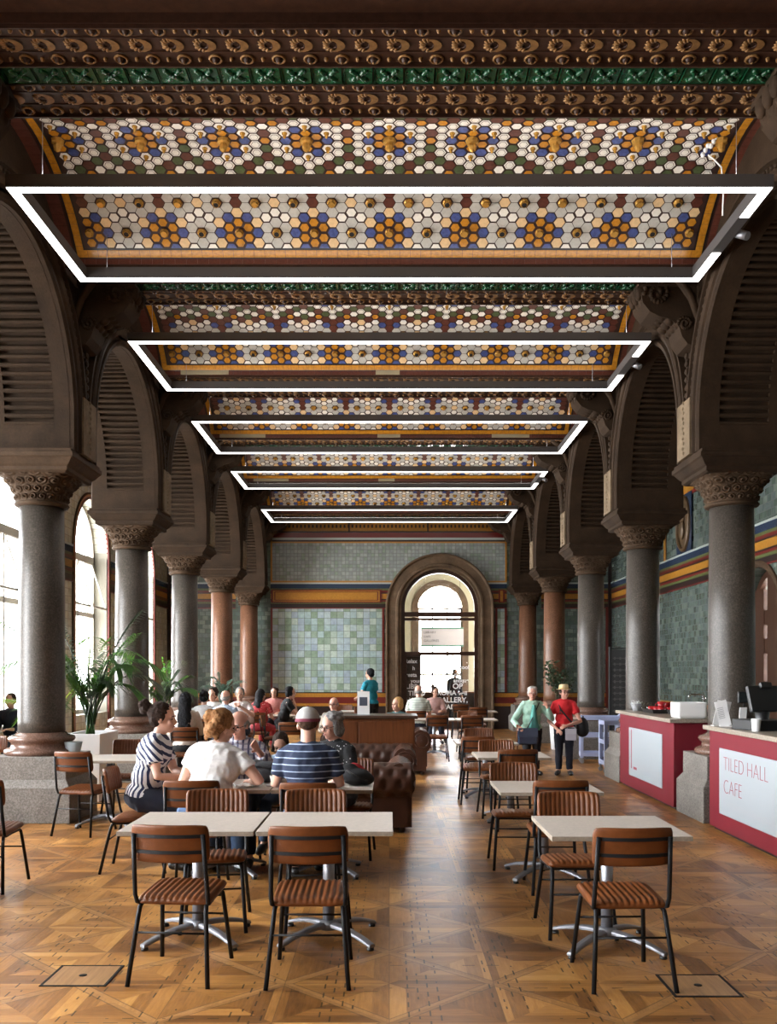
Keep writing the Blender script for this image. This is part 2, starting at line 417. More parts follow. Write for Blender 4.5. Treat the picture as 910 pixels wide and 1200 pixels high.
def arch_pts(yc, R_, zs, n=32, z0=None):
    P = [(yc + R_*cos(pi - pi*k/n), zs + R_*sin(pi*k/n)) for k in range(n+1)]
    if z0 is not None: P = [(yc-R_, z0)] + P + [(yc+R_, z0)]
    return P
def arch_wall(mb, f, u0, u1, zb, zt, uc, R_, zs, zo, t0, t1, n=32):
    """solid wall strip u0..u1, zb..zt with an arched opening (sill zo, spring zs); f(u, z, t) maps to xyz"""
    A = arch_pts(uc, R_, zs, n)
    for t in (t0, t1):
        mb.face([f(u0,zb,t), f(uc-R_,zb,t), f(uc-R_,zs,t), f(uc-R_,zt,t), f(u0,zt,t)])
        mb.face([f(uc+R_,zb,t), f(u1,zb,t), f(u1,zt,t), f(uc+R_,zt,t), f(uc+R_,zs,t)])
        for (a, b) in zip(A, A[1:]):
            mb.face([f(a[0],a[1],t), f(b[0],b[1],t), f(b[0],zt,t), f(a[0],zt,t)])
        if zo > zb: mb.face([f(uc-R_,zb,t), f(uc+R_,zb,t), f(uc+R_,zo,t), f(uc-R_,zo,t)])
    loop = [(uc-R_, zo)] + A + [(uc+R_, zo)]
    for (a, b) in zip(loop, loop[1:]):
        mb.face([f(a[0],a[1],t0), f(b[0],b[1],t0), f(b[0],b[1],t1), f(a[0],a[1],t1)])
    if zo > zb: mb.face([f(uc-R_,zo,t0), f(uc+R_,zo,t0), f(uc+R_,zo,t1), f(uc-R_,zo,t1)])
    for u in (u0, u1): mb.face([f(u,zb,t0), f(u,zt,t0), f(u,zt,t1), f(u,zb,t1)])
    mb.face([f(u0,zt,t0), f(u1,zt,t0), f(u1,zt,t1), f(u0,zt,t1)])
def sweep_arch(mb, uc, zs, z0, prof, f, n=36):
    """sweep a cross-section [(radius, depth)] along a stilted arch"""
    path = []
    rows = []
    st = [(-1, z0 + (zs-z0)*k/3) for k in range(3)]
    for s_, z in st: rows.append([f(uc - r, z, d) for r, d in prof])
    for k in range(n+1):
        a = pi - pi*k/n
        rows.append([f(uc + r*cos(a), zs + r*sin(a), d) for r, d in prof])
    for s_, z in reversed(st): rows.append([f(uc + r, z, d) for r, d in prof])
    mb.grid(rows, smooth=False)

# ---- arcades
ABT = 4.07
def arcade(side):
    ax = XL if side < 0 else XR
    xn = ax - side*WT                     # nave face
    xo = ax + side*WT
    w = MB(); tr = MB(); pn = MB(); pl = MB()
    fx = lambda u, z, t: (t, u, z)
    for y0, y1 in zip(CY, CY[1:]):
        yc = (y0+y1)/2; R_ = (y1-y0)/2 - .375; zs = 5.90 - R_
        arch_wall(w, fx, y0, y1, ABT, 6.98, yc, R_ + .05, zs, ABT, ax-WT, ax+WT)
        # archivolt mouldings on both faces
        for face, s_ in ((xn, -side), (xo, side)):
            g = lambda u, z, d, face=face, s_=s_: (face + s_*d, u, z)
            sweep_arch(tr, yc, zs, ABT, [(R_+.003, -.022), (R_+.003, .03), (R_+.03, .055), (R_+.07, .055), (R_+.09, .02), (R_+.12, .02),
                        (R_+.14, .06), (R_+.19, .075), (R_+.23, .06), (R_+.245, .025), (R_+.31, .025), (R_+.32, .07), (R_+.355, .07), (R_+.36, -.02)], g)
        # bead enrichment on the nave face
        nb = int((pi*(R_+.278))/.085)
        for k in range(nb+1):
            a = pi*k/nb; r = R_ + .278
            tr.ell((xn - side*.03, yc + r*cos(a), zs + r*sin(a)), .026, .026, .026, n=6, m=4)
        # soffit: side bands, end bands and ribbed panel
        hw = .27
        for d0, d1 in ((-WT+.018, -hw), (hw, WT-.018)):
            g = lambda u, z, d: (ax + d, u, z)
            sweep_arch(tr, yc, zs, ABT, [(R_+.06, d0), (R_, d0), (R_, d1), (R_+.06, d1)], g)
        rb = R_ + .012; L1 = zs - ABT - .3; Lt = 2*L1 + pi*rb
        nrib = int(Lt/.088)
        for k in range(nrib+1):
            sl = Lt*k/nrib
            if sl < L1: p = (yc - rb, ABT + .3 + sl); nrm = (1, 0)
            elif sl > L1 + pi*rb: p = (yc + rb, zs - (sl - L1 - pi*rb)); nrm = (-1, 0)
            else:
                a = pi - (sl - L1)/rb; p = (yc + rb*cos(a), zs + rb*sin(a)); nrm = (-cos(a), -sin(a))
            tg = (nrm[1], -nrm[0])
            sec = [(-.028, -.05), (-.028, .0), (-.014, .016), (.012, .016), (.022, .002), (.022, -.05)]
            rows = [[(ax + x, p[0] + tg[0]*t + nrm[0]*h, p[1] + tg[1]*t + nrm[1]*h) for t, h in sec] for x in (-hw, hw)]
            pn.grid(rows, smooth=False)
        for s_ in (-1, 1):
            yy = yc + s_*R_
            pn.box(ax-hw, ax+hw, min(yy, yy+s_*.06), max(yy, yy+s_*.06), ABT, ABT+.28)
    # carved strip low on the nave face of each pier
    for y in CY[1:-1]:
        x0, x1 = sorted((xn, xn - side*.045))
        tr.box(x0, x1, y-.015, y+.015, ABT, 5.2)
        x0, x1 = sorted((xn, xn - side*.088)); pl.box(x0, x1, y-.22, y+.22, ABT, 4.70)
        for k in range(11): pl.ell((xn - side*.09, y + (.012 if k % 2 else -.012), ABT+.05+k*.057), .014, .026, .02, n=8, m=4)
        for k in range(8): tr.ell((xn - side*.05, y, 4.78+k*.09), .02, .05, .035, n=8, m=4)
    nm = 'left' if side < 0 else 'right'
    struct(w.build('wall_arcade_' + nm, M['stone']))
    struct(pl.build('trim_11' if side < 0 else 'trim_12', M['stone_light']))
    struct(tr.build('trim_1' if side < 0 else 'trim_2', M['stone']))
    struct(pn.build('trim_3' if side < 0 else 'trim_4', M['stone']))
arcade(-1); arcade(1)

# ---- columns: plinth, base, shaft, neck ring, capital, abacus
def carved_capital():
    mb = MB(); n, m_ = 252, 64; P = []
    for j in range(m_+1):
        t = j/m_; row = []
        for i in range(n):
            th = 2*pi*i/n
            c, s_ = abs(cos(th)), abs(sin(th))
            sq = (c**5 + s_**5)**(-1/5)                      # rounded square
            k = t**1.3
            r = (.275 + .135*t**1.8)*(1 + (sq-1)*k)
            u = th/(2*pi)*18; v = t*3.6; vi = int(v)
            uu = (u + .5*(vi % 2)) % 1 - .5; vv = v - vi - .5
            rho = sqrt((uu*1.0)**2 + vv**2); ph = atan2(vv, uu)*(1 if int(u + .5*(vi % 2)) % 2 else -1)
            d = .5 + .5*cos(rho*19 - ph) if rho < .5 else 0
            env = min(1, min(t, 1-t)*9)
            r += (.040*d*max(0, 1 - rho*1.35) - .006)*env
            row.append((r*cos(th), r*sin(th), 3.55 + .30*t))
        P.append(row)
    mb.grid(P, cv=True); mb.cap(P[-1])
    return mb
def column(x, y, shaft, cap, label, red=False):
    t = empty('stone_column', (x, y, 0), 0, label, 'column', 'columns of the two arcades')
    p = MB()
    p.lathe([(.48*sqrt(2), 0), (.48*sqrt(2), .385), (.42*sqrt(2), .47), (.42*sqrt(2), .72)], 4, smooth=False)
    o = p.build('plinth', M['plinth'], t, .008, rot=(0,0,R(45)))
    b = MB(); b.lathe([(.40, .72), (.405, .75), (.40, .775), (.37, .79), (.335, .80), (.325, .83), (.33, .855), (.355, .87), (.365, .895), (.355, .92), (.31, .935), (.285, .945), (.262, .97)], 48)
    b.build('base', M['base_marble'], t)
    s_ = MB(); s_.lathe([(.258, .965), (.255, 1.1), (.252, 2.2), (.242, 3.505)], 64); s_.build('shaft', shaft, t)
    r = MB(); r.lathe([(.245, 3.50), (.285, 3.51), (.30, 3.53), (.285, 3.55), (.26, 3.556)], 48); r.build('neck_ring', M['stone_carved'], t)
    if not CAP: CAP.append(carved_capital().mesh('capital', M['stone_carved']))
    c = bpy.data.objects.new('capital', CAP[0].copy() if False else CAP[0]); COL.objects.link(c); c.parent = t
    a = MB()
    a.lathe([(q*sqrt(2), z) for q, z in ((.40, 3.83), (.43, 3.85), (.43, 3.89), (.455, 3.91), (.50, 3.97), (.52, 3.985), (.52, 4.03), (.50, 4.04), (.50, 4.07))], 4, smooth=False)
    a.build('abacus', M['stone_carved'] if cap else M['stone'], t, rot=(0,0,R(45)))  # nearest left abacus takes paler stone, window light put into its colour
    return t
CAP = []
G, RD = M['granite'], M['granite_red']
names = ['just out of view beside the camera', 'nearest column on the {s} side', 'second column on the {s} side', 'third column on the {s} side', 'fourth column on the {s} side', 'column against the end wall on the {s} side']
lt = {
 (-1,1): 'nearest grey granite column beside the bright left windows, on a stepped plinth by the tan chair',
 (-1,2): 'second grey granite column of the left arcade, behind the palm fronds',
 (-1,3): 'third grey granite column of the left arcade, behind the long-haired woman',
 (-1,4): 'red granite column left of the end wall, behind the group in white tops',
 (-1,5): 'red granite column against the end wall by the bluish fern',
 (1,1): 'nearest grey granite column on the right, standing between the two red counters',
 (1,2): 'second grey granite column on the right, behind the tray of red cups',
 (1,3): 'third grey granite column on the right, behind the lavender carts',
 (1,4): 'red granite column on the right behind the potted ficus',
 (1,5): 'red granite column against the end wall right of the glazed doorway'}
for side, ax in ((-1, XL), (1, XR)):
    for i, y in enumerate(CY[1:]):
        lab = lt.get((side, i), 'grey granite column at the near end of the %s arcade' % ('left' if side < 0 else 'right'))
        column(ax, y, RD if i >= 4 else G, side < 0 and i == 1, lab)

# ---- vaulted tile ceiling between beams
HEXA = .0653
def hexdist(dc, dr):
    dc = abs(dc); dr = abs(dr)
    return dc + max(0, dr - dc/2)
def wrap(c, p, o): return (c - o + p/2) % p - p/2
def tile_kind(c, r, NR):
    rr = min(r, NR-1-r)                         # mirror about the crown
    crown = (NR-1)/2
    dA = hexdist(wrap(c, 8, 0), rr-1); dB = hexdist(wrap(c, 8, 4), rr-1); dC = hexdist(wrap(c, 4, 2), rr-4)
    cr = wrap(c, 8, 0); dR = hexdist(cr, r-crown+2)
    if dA < .1: return 'boss', 'hx_gold'
    if dB < .1: return 'boss', 'hx_grey'
    if dC < .1: return 'boss', 'hx_grey'
    if dR < .1: return 'bigboss', 'hx_gold'
    if dA < 1.1: return 't', 'hx_gold'
    if dB < 1.1 or dC < 1.1: return 't', 'hx_grey'
    if dR < 1.1: return 't', 'hx_gold'
    if dR < 2.1:
        corner = (abs(cr) < .1) or (abs(abs(cr)-2) < .1 and abs(abs(r-crown+2)-1) < .1)
        return ('smallboss', 'hx_white') if corner else ('t', 'hx_blue')
    if dR < 3.1: return 'ring', 'hx_white'
    if dA < 2.1:
        corner = (abs(wrap(c,8,0)) < .1) or (abs(abs(wrap(c,8,0))-2) < .1 and abs(abs(rr-1)-1) < .1)
        return 't', 'hx_cream' if corner else 'hx_blue'
    if rr < 6.2:
        k = wrap(c, 8, 4)
        if abs(k) < .1 and abs(rr-2) % 2 < .1: return 't', 'hx_maroon' if rr < 3 else 'hx_cream'
        if abs(wrap(c,8,0)) < .1 and rr > 3.4: return 't', 'hx_maroon'
        return 't', ('hx_white' if (abs(k) <= 2) else ('hx_blue' if abs(rr-5.5) < .6 else 'hx_white'))
    h = (int(round(abs(cr)))*5 + int(round(abs(r-crown)*2))*3) % 7
    return ('t', ['hx_green', 'hx_white', 'hx_maroon', 'hx_green', 'hx_gold', 'hx_maroon', 'hx_white'][h]) if h != 1 else ('ring', 'hx_white')
HM = ['grout', 'hx_white', 'hx_cream', 'hx_gold', 'hx_blue', 'hx_grey', 'hx_maroon', 'hx_green', 'gold', 'hole', 'black_line', 'hx_gold']
HI = {n: i for i, n in enumerate(HM)}
def vault(ya, yb):
    SP = SOFF + .06; half = (yb-ya)/2; rise = .64; Rv = (half**2 + rise**2)/(2*rise); th0 = math.asin(half/Rv); yc = (ya+yb)/2; zc = SP + rise - Rv
    Ltot = 2*th0*Rv
    def S(x, s, h=0):                 # s from far springing, h = drop below the surface
        a = th0 - s/Rv; r = Rv - h
        return (x, yc + r*sin(a), zc + r*cos(a))
    mb = MB(); n = 40
    XW = 3.5
    mb.m = 0; mb.grid([[S(x, Ltot*k/n) for x in (-XW, XW)] for k in range(n+1)], smooth=True)
    # lunette closing the vault ends against the arcade walls
    bands = [(0.0, .014, 'black_line'), (.017, .09, 'hx_gold'), (.094, .108, 'black_line')]
    XB = 3.28 + .05
    def strip(x0, x1, s0, s1, m, h=.006):
        mb.m = HI[m]; k = max(1, int((s1-s0)/.1))
        P = [[S(x, s0+(s1-s0)*i/k, h) for x in (x0, x1)] for i in range(k+1)]
        mb.grid(P, smooth=False)
    for s0, s1, m in bands:
        for (a, b) in ((s0, s1), (Ltot-s1, Ltot-s0)):
            k = 60 if m in ('hx_gold', 'hx_maroon') else 1
            xo = XB - s0
            w = 2*xo/k
            for i in range(k): strip(-xo + w*i + (.003 if k > 1 else 0), -xo + w*(i+1), a, b, m)
        for sg in (-1, 1):
            x0, x1 = sorted((sg*(XB-s0), sg*(XB-s1)))
            if m in ('hx_gold', 'hx_maroon'):
                kk = int((Ltot-2*s0)/.11); q = (Ltot-2*s0)/kk
                for i in range(kk): strip(x0, x1, s0+q*i+.003, s0+q*(i+1), m)
            else: strip(x0, x1, s0, Ltot-s0, m)
    mb.m = HI['hx_maroon']
    for yy, e in ((ya, .008), (yb, -.008)):
        for i in range(58): mb.box(-3.48+.12*i, -3.48+.12*i+.117, *sorted((yy, yy+e)), SOFF+.002, SP)
    for sg in (-1, 1):
        kk = int(Ltot/.11); q = Ltot/kk
        for i in range(kk): strip(*sorted((sg*(XB+.02), sg*3.49)), q*i+.003, q*(i+1), 'hx_maroon')
    # hexagons
    s0 = .112; a = HEXA; pv = a*sqrt(3); cx = 1.5*a
    NR = int((Ltot - 2*s0)/(pv*.89))
    if NR % 2 == 0: NR -= 1
    pv2 = (Ltot - 2*s0)/NR; sc = pv2/pv
    ncol = int((2*(3.28-.10))/cx); c0 = -(ncol//2)
    bosses = []
    for c in range(c0, -c0+1):
        x = c*cx
        if abs(x) > 3.28 - .10 - a*.4: continue
        odd = c % 2
        for r2 in range(NR + (1 if odd else 0)):
            r = r2 - (.5 if odd else 0)
            sm = s0 + (r + .5)*pv2
            kind, m = tile_kind(c, r, NR)
            g = .85
            def hexa(scale, h, mm, h2=None):
                mb.m = HI[mm]
                pts = []
                for k in range(6):
                    px = cos(pi*k/3)*a*scale; ps = sin(pi*k/3)*a*scale*sc
                    s_ = min(max(sm+ps, s0), Ltot-s0)
                    pts.append(S(x+px, s_, h))
                mb.face(pts)
            if kind == 't': hexa({'hx_gold': .73, 'hx_white': .78, 'hx_grey': .95, 'hx_cream': .90, 'hx_blue': .84, 'hx_maroon': .92}.get(m, g), .008, m)
            elif kind == 'ring': hexa(g, .007, 'hx_white'); hexa(.66, .009, 'grout'); hexa(.58, .010, 'hx_white')
            else:
                hexa(g, .007, 'hx_maroon' if kind != 'smallboss' else m)
                bosses.append((c, r, kind, x, sm))
    # gilded bosses
    for c, r, kind, x, sm in bosses:
        sz = {'boss': .047, 'bigboss': .065, 'smallboss': .026}[kind]; hh = {'boss': .045, 'bigboss': .11, 'smallboss': .05}[kind]
        hole = kind == 'boss' and (int(c)//2 + int(r)) % 4 != 1
        prof = [(1, .005), (1, .4), (.8, .75), (.72, .6), (.72, 1.0), (.58, 1.0)] if kind == 'boss' else [(1, .005), (.9, .25), (.55, .35), (.6, .6), (.45, .9), (.1, 1.05)]
        rings = []
        for q, h in prof:
            rings.append([S(x + cos(2*pi*k/8)*sz*q, sm + sin(2*pi*k/8)*sz*q, h*hh + .008) for k in range(8)])
        mb.m = HI['gold']; mb.grid(rings, cv=True, smooth=False)
        mb.m = HI['hole'] if hole else HI['gold']
        mb.face([S(x + cos(2*pi*k/8)*sz*prof[-1][0], sm + sin(2*pi*k/8)*sz*prof[-1][0], hh*prof[-1][1]*(.97 if hole else 1)+.008) for k in range(8)])
    # dark ventilation holes in the crown
    o = mb.build('ceiling', [M[k] for k in HM], fix=False)
    return struct(o)
BW = .52
for y0, y1 in zip(CY[1:], CY[2:]):
    vault(y0-.12+BW, y1-.12-BW)
# beams with relief ornament
def beam_ornament():
    mb = MB()                                  # 0 gold 1 dark 2 green
    z = SOFF
    Rd = lambda x, y, r, t: mb.torus((x, y, z-.004), r, t, None, 14, 5)
    nx = 31; p = .223
    for i in range(nx):
        x = (i - nx//2)*p
        for yc in (-.305, .305):
            for sgn, off in ((-1, 0), (1, p/2)):
                yy = yc + sgn*.148
                mb.m = 0; mb.torus((x+off, yy, z-.006), .042, .010, None, 16, 5)
                mb.m = 1; mb.ell((x+off, yy, z-.006), .030, .030, .03, n=10, m=4)
                mb.m = 0; mb.ell((x+off, yy, z-.034), .010, .010, .008, n=6, m=4)
                mb.ell((x+off+p/2, yy, z-.004), .017, .017, .022, n=8, m=4)
            # fleur: fan of petals, crescent and eye
            cx = x + p*.25
            for k in range(7):
                a = R(-75 + 25*k); l = .085 if k != 3 else .075
                c_, s_ = cos(pi+a), sin(pi+a)
                Mz = Matrix.Rotation(pi+a, 3, 'Z')
                mb.m = 0; mb.ell((cx + c_*l*.62, yc + s_*l*.62, z-.002), .028, .014, .012, Mz, 8, 4)
            P = []
            for k in range(9):
                a = R(-100 + 200*k/8); w_ = .022*cos(a*.8) + .004
                P.append([(cx + (.052-w_)*cos(a)*1.15, yc + (.06-w_)*sin(a), z-.012), (cx + .055*cos(a)*1.55, yc + .068*sin(a), z-.010)])
            mb.m = 0; mb.grid(P, smooth=False)
            mb.m = 1; mb.torus((cx, yc, z-.004), .030, .008, None, 12, 4)
        # green tile
        mb.m = 2; mb.box(x-.1, x+.1, -.10, .10, z-.022, z+.001)
        mb.box(x-.108, x-.1045, -.10, .10, z-.03, z)
        for k in range(4):
            a = pi/4 + k*pi/2
            mb.ell((x+.045*cos(a), .045*sin(a), z-.024), .038, .02, .018, Matrix.Rotation(a, 3, 'Z'), 8, 4)
            mb.ell((x+.075*cos(a), .075*sin(a), z-.024), .014, .022, .014, Matrix.Rotation(a, 3, 'Z'), 8, 4)
        mb.ell((x, 0, z-.026), .02, .02, .02, n=8, m=4)
    mb.m = 1
    for yy in (-.505, -.105, .105, .505, -.23, .23, -.38, .38):
        h = .03 if abs(yy) in (.505, .105) else .008
        mb.box(-3.46, 3.46, yy-.008, yy+.008, z-h, z+.001)
    return mb.mesh('beam_ornament', [M['dullgold'], M['beam'], M['green_tile']], fix=False)
ORN = beam_ornament()
for y in CY[1:]:
    mb = MB(); mb.box(-3.5, 3.5, y-.12-BW, y-.12+BW, SOFF, 6.98)
    b = struct(mb.build('ceiling_beam', M['beam']))
    o = bpy.data.objects.new('relief_ornament', ORN); COL.objects.link(o); o.location = (0, y-.12, 0); o.parent = b; struct(o)
mb = MB()
for i, spans in ((2, ((-3.05, -2.35), (-.20, .15))), (3, ((-3.15, -2.3), (-.22, .2), (1.9, 2.6))), (4, ((-3.1, -2.3), (-.25, .12)))):
    yy = CY[i+1] - .12 - BW
    for a, b in spans: mb.box(a, b, yy-.012, yy, SOFF+.004, SOFF+.075)
struct(mb.build('trim_13', M['wall_cream']))
mb = MB(); mb.box(-3.5, 3.5, Y0, CY[1]-BW-.5, 6.3, 6.98); mb.box(-3.5, 3.5, CY[1]-BW-.5, CY[1]-BW-.12, 6.06, 6.98); struct(mb.build('ceiling', M['beam']))
for sx in (-1, 1):
    a, b = (3.46, OUT) if sx > 0 else (-OUT, -3.46)
    mb = MB(); mb.box(a, b, Y0, YB, 5.92, 6.0)
    mb.m = 1
    for y0, y1 in zip(CY, CY[1:]): mb.box(a+.9 if sx > 0 else a+.3, b-.3 if sx > 0 else b-.9, y0+.5, y1-.5, 5.90, 5.93)
    aisle = tile_mat('aisle_ceiling_tiles', 'x', .1, 50, [(.5,.26,.05), (.6,.5,.35), (.08,.1,.22), (.5,.48,.44)], (.05,.03,.02), .08)
    struct(mb.build('ceiling', [M['plaster'], aisle]))

# ---- carved corbels under the beam ends
def corbel():
    mb = MB()
    def prof(t):                                # console curve: from wall low to beam out
        return t
    pts = [(0, 0), (.10, .02), (.16, .10), (.20, .22), (.30, .30), (.42, .33), (.52, .38), (.60, .48), (.62, .60), (.60, .72), (0, .72)]
    mb.prism(pts, lambda u, w, d: (u, d, 5.28 + w), -.20, .20)
    for s_ in (-1, 1):                          # side scrolls
        for k in range(26):
            a = k*.42; r = .145*(1 - k/30)
            mb.ell((.44 + r*cos(a), s_*.205, 5.86 + r*sin(a)), .03, .028, .03, n=7, m=4)
            mb.ell((.13 + r*.55*cos(a), s_*.205, 5.52 + r*.55*sin(a)), .022, .024, .022, n=6, m=4)
    for i in range(5):                          # leaf lobes down the front
        t = i/4
        for j in (-1, 0, 1):
            mb.ell((.20 + .36*t, j*.13, 5.54 + .14*t + .10*t*t), .07, .075, .045, Matrix.Rotation(-.6, 3, 'Y'), 9, 5)
    for j in (-1, 0, 1):
        mb.ell((.62, j*.13, 5.90), .055, .07, .10, None, 9, 5); mb.ell((.08, j*.12, 5.38), .06, .06, .08, None, 9, 5)
    mb.box(0, .66, -.25, .25, 5.93, 5.995)
    # ribs climbing to the wall
    for s_ in (-1, 1):
        mb.tube([(.02, s_*.34, 5.50), (.10, s_*.34, 5.75), (.22, s_*.36, 5.93), (.40, s_*.40, 6.05)], [.035, .045, .055, .06], 8)
    return mb.mesh('carved_corbel', M['stone'])
CB = corbel()
for sx, ax in ((-1, XL), (1, XR)):
    for y in CY[1:]:
        o = bpy.data.objects.new('trim_corbel', CB); COL.objects.link(o)
        o.location = (ax - sx*(WT+.0), y if y < 26 else y+.02, 0); o.rotation_euler = (0, 0, 0 if sx < 0 else pi)
        struct(o)

# ---- outer walls
def frieze(mb, f, u0, u1):
    """coloured faience bands of the wall frieze; f(u, z, d) -> xyz, d = projection"""
    B = [(4.16, 4.20, 0, .03), (4.03, 4.16, 1, .02), (3.97, 4.03, 2, .012), (3.91, 3.97, 3, .02), (3.88, 3.91, 5, .025), (3.73, 3.88, 4, .01), (3.70, 3.73, 5, .025), (3.65, 3.70, 3, .02), (3.59, 3.65, 2, .012), (3.48, 3.59, 5, .02), (3.45, 3.48, 3, .025)]
    for z0, z1, m, d in B:
        mb.m = m; mb.prism([(u0, z0), (u1, z0), (u1, z1), (u0, z1)], f, 0, d)
FRM = [M['fr_pale'], M['fr_blue'], M['fr_olive'], M['fr_red'], M['fr_yellow'], M['fr_black']]
fy = lambda u, z, t: (t, u, z)
CYX = [-4.27, -.54] + CY[:-1] + [YB]
wl = MB(); wn = 0
for y0, y1 in zip(CYX, CYX[1:]):
    yc = (y0+y1)/2 if y1 < YB else (CY[-2]+CY[-1])/2
    R_, zs, zo = 1.12, 4.2, .75
    arch_wall(wl, fy, y0, y1, 0, 6.98, yc, R_, zs, zo, -OUT-.45, -OUT)
    wn += 1
    w = empty('window_%d' % wn, (0,0,0)); w['kind'] = 'structure'
    fr = MB(); gx = -OUT - .34
    sweep_arch(fr, yc, zs, zo, [(R_, -.03), (R_-.07, -.03), (R_-.07, .04), (R_, .04)], lambda u, z, d: (gx + d, u, z))
    for z in (zo+.03, 2.9, 4.15): fr.box(gx-.03, gx+.04, yc-R_, yc+R_, z-.05 if z != 4.15 else z-.1, z+.05)
    fr.box(gx-.03, gx+.04, yc-.03, yc+.03, zo, 4.1)
    fr.build('window_frame', M['win_frame'], w)
    # open hopper light below the transom
    hp = MB(); Mr = Matrix.Rotation(R(-18), 3, 'Y')
    for sy in (-1, 1):
        cy = yc + sy*R_/2
        for dy in (-.46, .46): hp.obox((gx+.17, cy+dy, 3.55), .03, .04, 1.1, Mr)
        for dz in (-.53, .53): hp.obox((gx+.17 + dz*sin(R(-18)), cy, 3.55 + dz*cos(R(18))), .03, .92, .04, Mr)
    hp.build('hopper_frame', M['win_frame'], w)
    g = MB(); pts = [(yc-R_+.05, zo)] + [(yc + (R_-.05)*cos(pi - pi*k/24), zs + (R_-.05)*sin(pi*k/24)) for k in range(25)] + [(yc+R_-.05, zo)]
    g.prism(pts, lambda u, z, d: (gx+d, u, z), 0, .006); g.build('pane', M['glass'], w)
    rim = MB(); f = lambda u, z, d: (-OUT + d, u, z)
    rim.m = 0; sweep_arch(rim, yc, zs, 0.1, [(R_+.0, -.02), (R_+.0, .03), (R_+.05, .03), (R_+.05, -.01)], f)
    rim.m = 1; sweep_arch(rim, yc, zs, 0.1, [(R_+.055, -.01), (R_+.055, .025), (R_+.10, .025), (R_+.10, -.01)], f)
    rim.m = 2; sweep_arch(rim, yc, zs, 0.1, [(R_+.105, -.01), (R_+.105, .03), (R_+.14, .03), (R_+.14, -.01)], f)
    rim.build('window_surround', [M['rim_red'], M['rim_orange'], M['stone_carved']], w)
    wl_fr = MB(); fr2 = lambda u, z, d: (-OUT + d, u, z)
    frieze(wl_fr, fr2, y0, yc-R_-.14)
    frieze(wl_fr, fr2, yc+R_+.14, y1)
    struct(wl_fr.build('trim_5', FRM))
struct(wl.build('wall_left', M['tile_cream']))

wr = MB(); wr.box(OUT, OUT+.45, Y0, CY[3], 0, 6.98)
dyc = 16.2; dR = .95
arch_wall(wr, fy, CY[3], CY[4], 0, 6.98, dyc, dR, 2.5, 0, OUT, OUT+.45)
wr.box(OUT, OUT+.45, CY[4], YB, 0, 6.98)
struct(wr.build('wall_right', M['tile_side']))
rt = MB(); f = lambda u, z, d: (OUT - d, u, z)
frieze(rt, f, Y0, YB)
for z0, z1, m in ((0, .62, 5), (.62, .70, 4), (.70, .9, 3), (.9, .98, 4), (5.38, 5.46, 3), (5.46, 5.75, 4), (5.75, 5.82, 3)):
    for u0, u1 in ((Y0, dyc-dR-.12), (dyc+dR+.12, YB)) if z1 < 1 else ((Y0, YB),):
        rt.m = m; rt.prism([(u0, z0), (u1, z0), (u1, z1), (u0, z1)], f, 0, .03)
for y in CY[1:-1]:
    for dy in (-.45, .45):
        rt.m = 4; rt.prism([(y+dy-.07, 4.2), (y+dy+.07, 4.2), (y+dy+.07, 5.38), (y+dy-.07, 5.38)], f, 0, .02)
        rt.m = 5; rt.prism([(y+dy-.1, 4.2), (y+dy+.1, 4.2), (y+dy+.1, 5.38), (y+dy-.1, 5.38)], f, 0, .012)
rt.m = 6; sweep_arch(rt, dyc, 2.5, 0, [(dR, -.02), (dR, .03), (dR+.06, .05), (dR+.11, .03), (dR+.12, -.01)], lambda u, z, d: (OUT-d, u, z))
struct(rt.build('trim_6', FRM + [M['stone_carved']]))
d = empty('door_1', (0,0,0)); d['kind'] = 'structure'
df = MB(); gx = OUT+.3
sweep_arch(df, dyc, 2.5, 0, [(dR, -.05), (dR-.12, -.05), (dR-.12, .05), (dR, .05)], lambda u, z, q: (gx+q, u, z))
for z in (.1, 1.35, 2.1, 2.6): df.box(gx-.045, gx+.045, dyc-dR, dyc+dR, z-.13, z+.13)
for y in (-.56, 0, .56): df.box(gx-.06, gx+.06, dyc+y-.205, dyc+y+.205, 0, 3.42 if y == 0 else 3.1)
df.build('door_frame', M['brown_frame'], d)
g = MB(); g.prism([(dyc-dR+.05, 0)] + [(dyc+(dR-.05)*cos(pi-pi*k/20), 2.5+(dR-.05)*sin(pi*k/20)) for k in range(21)] + [(dyc+dR-.05, 0)], lambda u, z, q: (gx+q, u, z), 0, .006)
g.build('pane', M['glass'], d)

# ---- end wall with arched doorway
fxw = lambda u, z, t: (u, t, z)
DX, DRi, DRo, DZ = 1.443, 1.10, 1.55, 3.48
we = MB(); we.box(-OUT-.45, -.4, YB, YB+.5, 0, 6.98); we.box(3.2, OUT+.45, YB, YB+.5, 0, 6.98)
arch_wall(we, fxw, -.4, 3.2, 0, 6.98, DX, DRi, DZ, 0, YB, YB+.5)
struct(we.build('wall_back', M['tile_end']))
en = MB()     # tiled fields, built proud of the wall
fe = lambda u, z, d: (u, YB - d, z)
NL, NR_ = -3.40, 3.36
en.m = 0
en.prism([(NL, 1.05), (DX-DRo-.05, 1.05), (DX-DRo-.05, 3.46), (NL, 3.46)], fe, 0, .02)
en.prism([(DX+DRo+.05, 1.05), (NR_, 1.05), (NR_, 3.46), (DX+DRo+.05, 3.46)], fe, 0, .02)
en.m = 1
def low(u):
    q = (DRo-.06)**2 - (u-DX)**2
    return max(4.2, DZ + sqrt(q)) if q > 0 else 4.2
us = [NL, DX-DRo+.06] + [DX + (DRo-.06)*(-1 + 2*k/40) for k in range(1, 40)] + [DX+DRo-.06, NR_]
for a, b in zip(us, us[1:]): en.prism([(a, low(a)), (b, low(b)), (b, 5.45), (a, 5.45)], fe, 0, .015)
struct(en.build('wall_back_tiling', [M['tile_back'], M['tile_upper']]))
tr = MB()
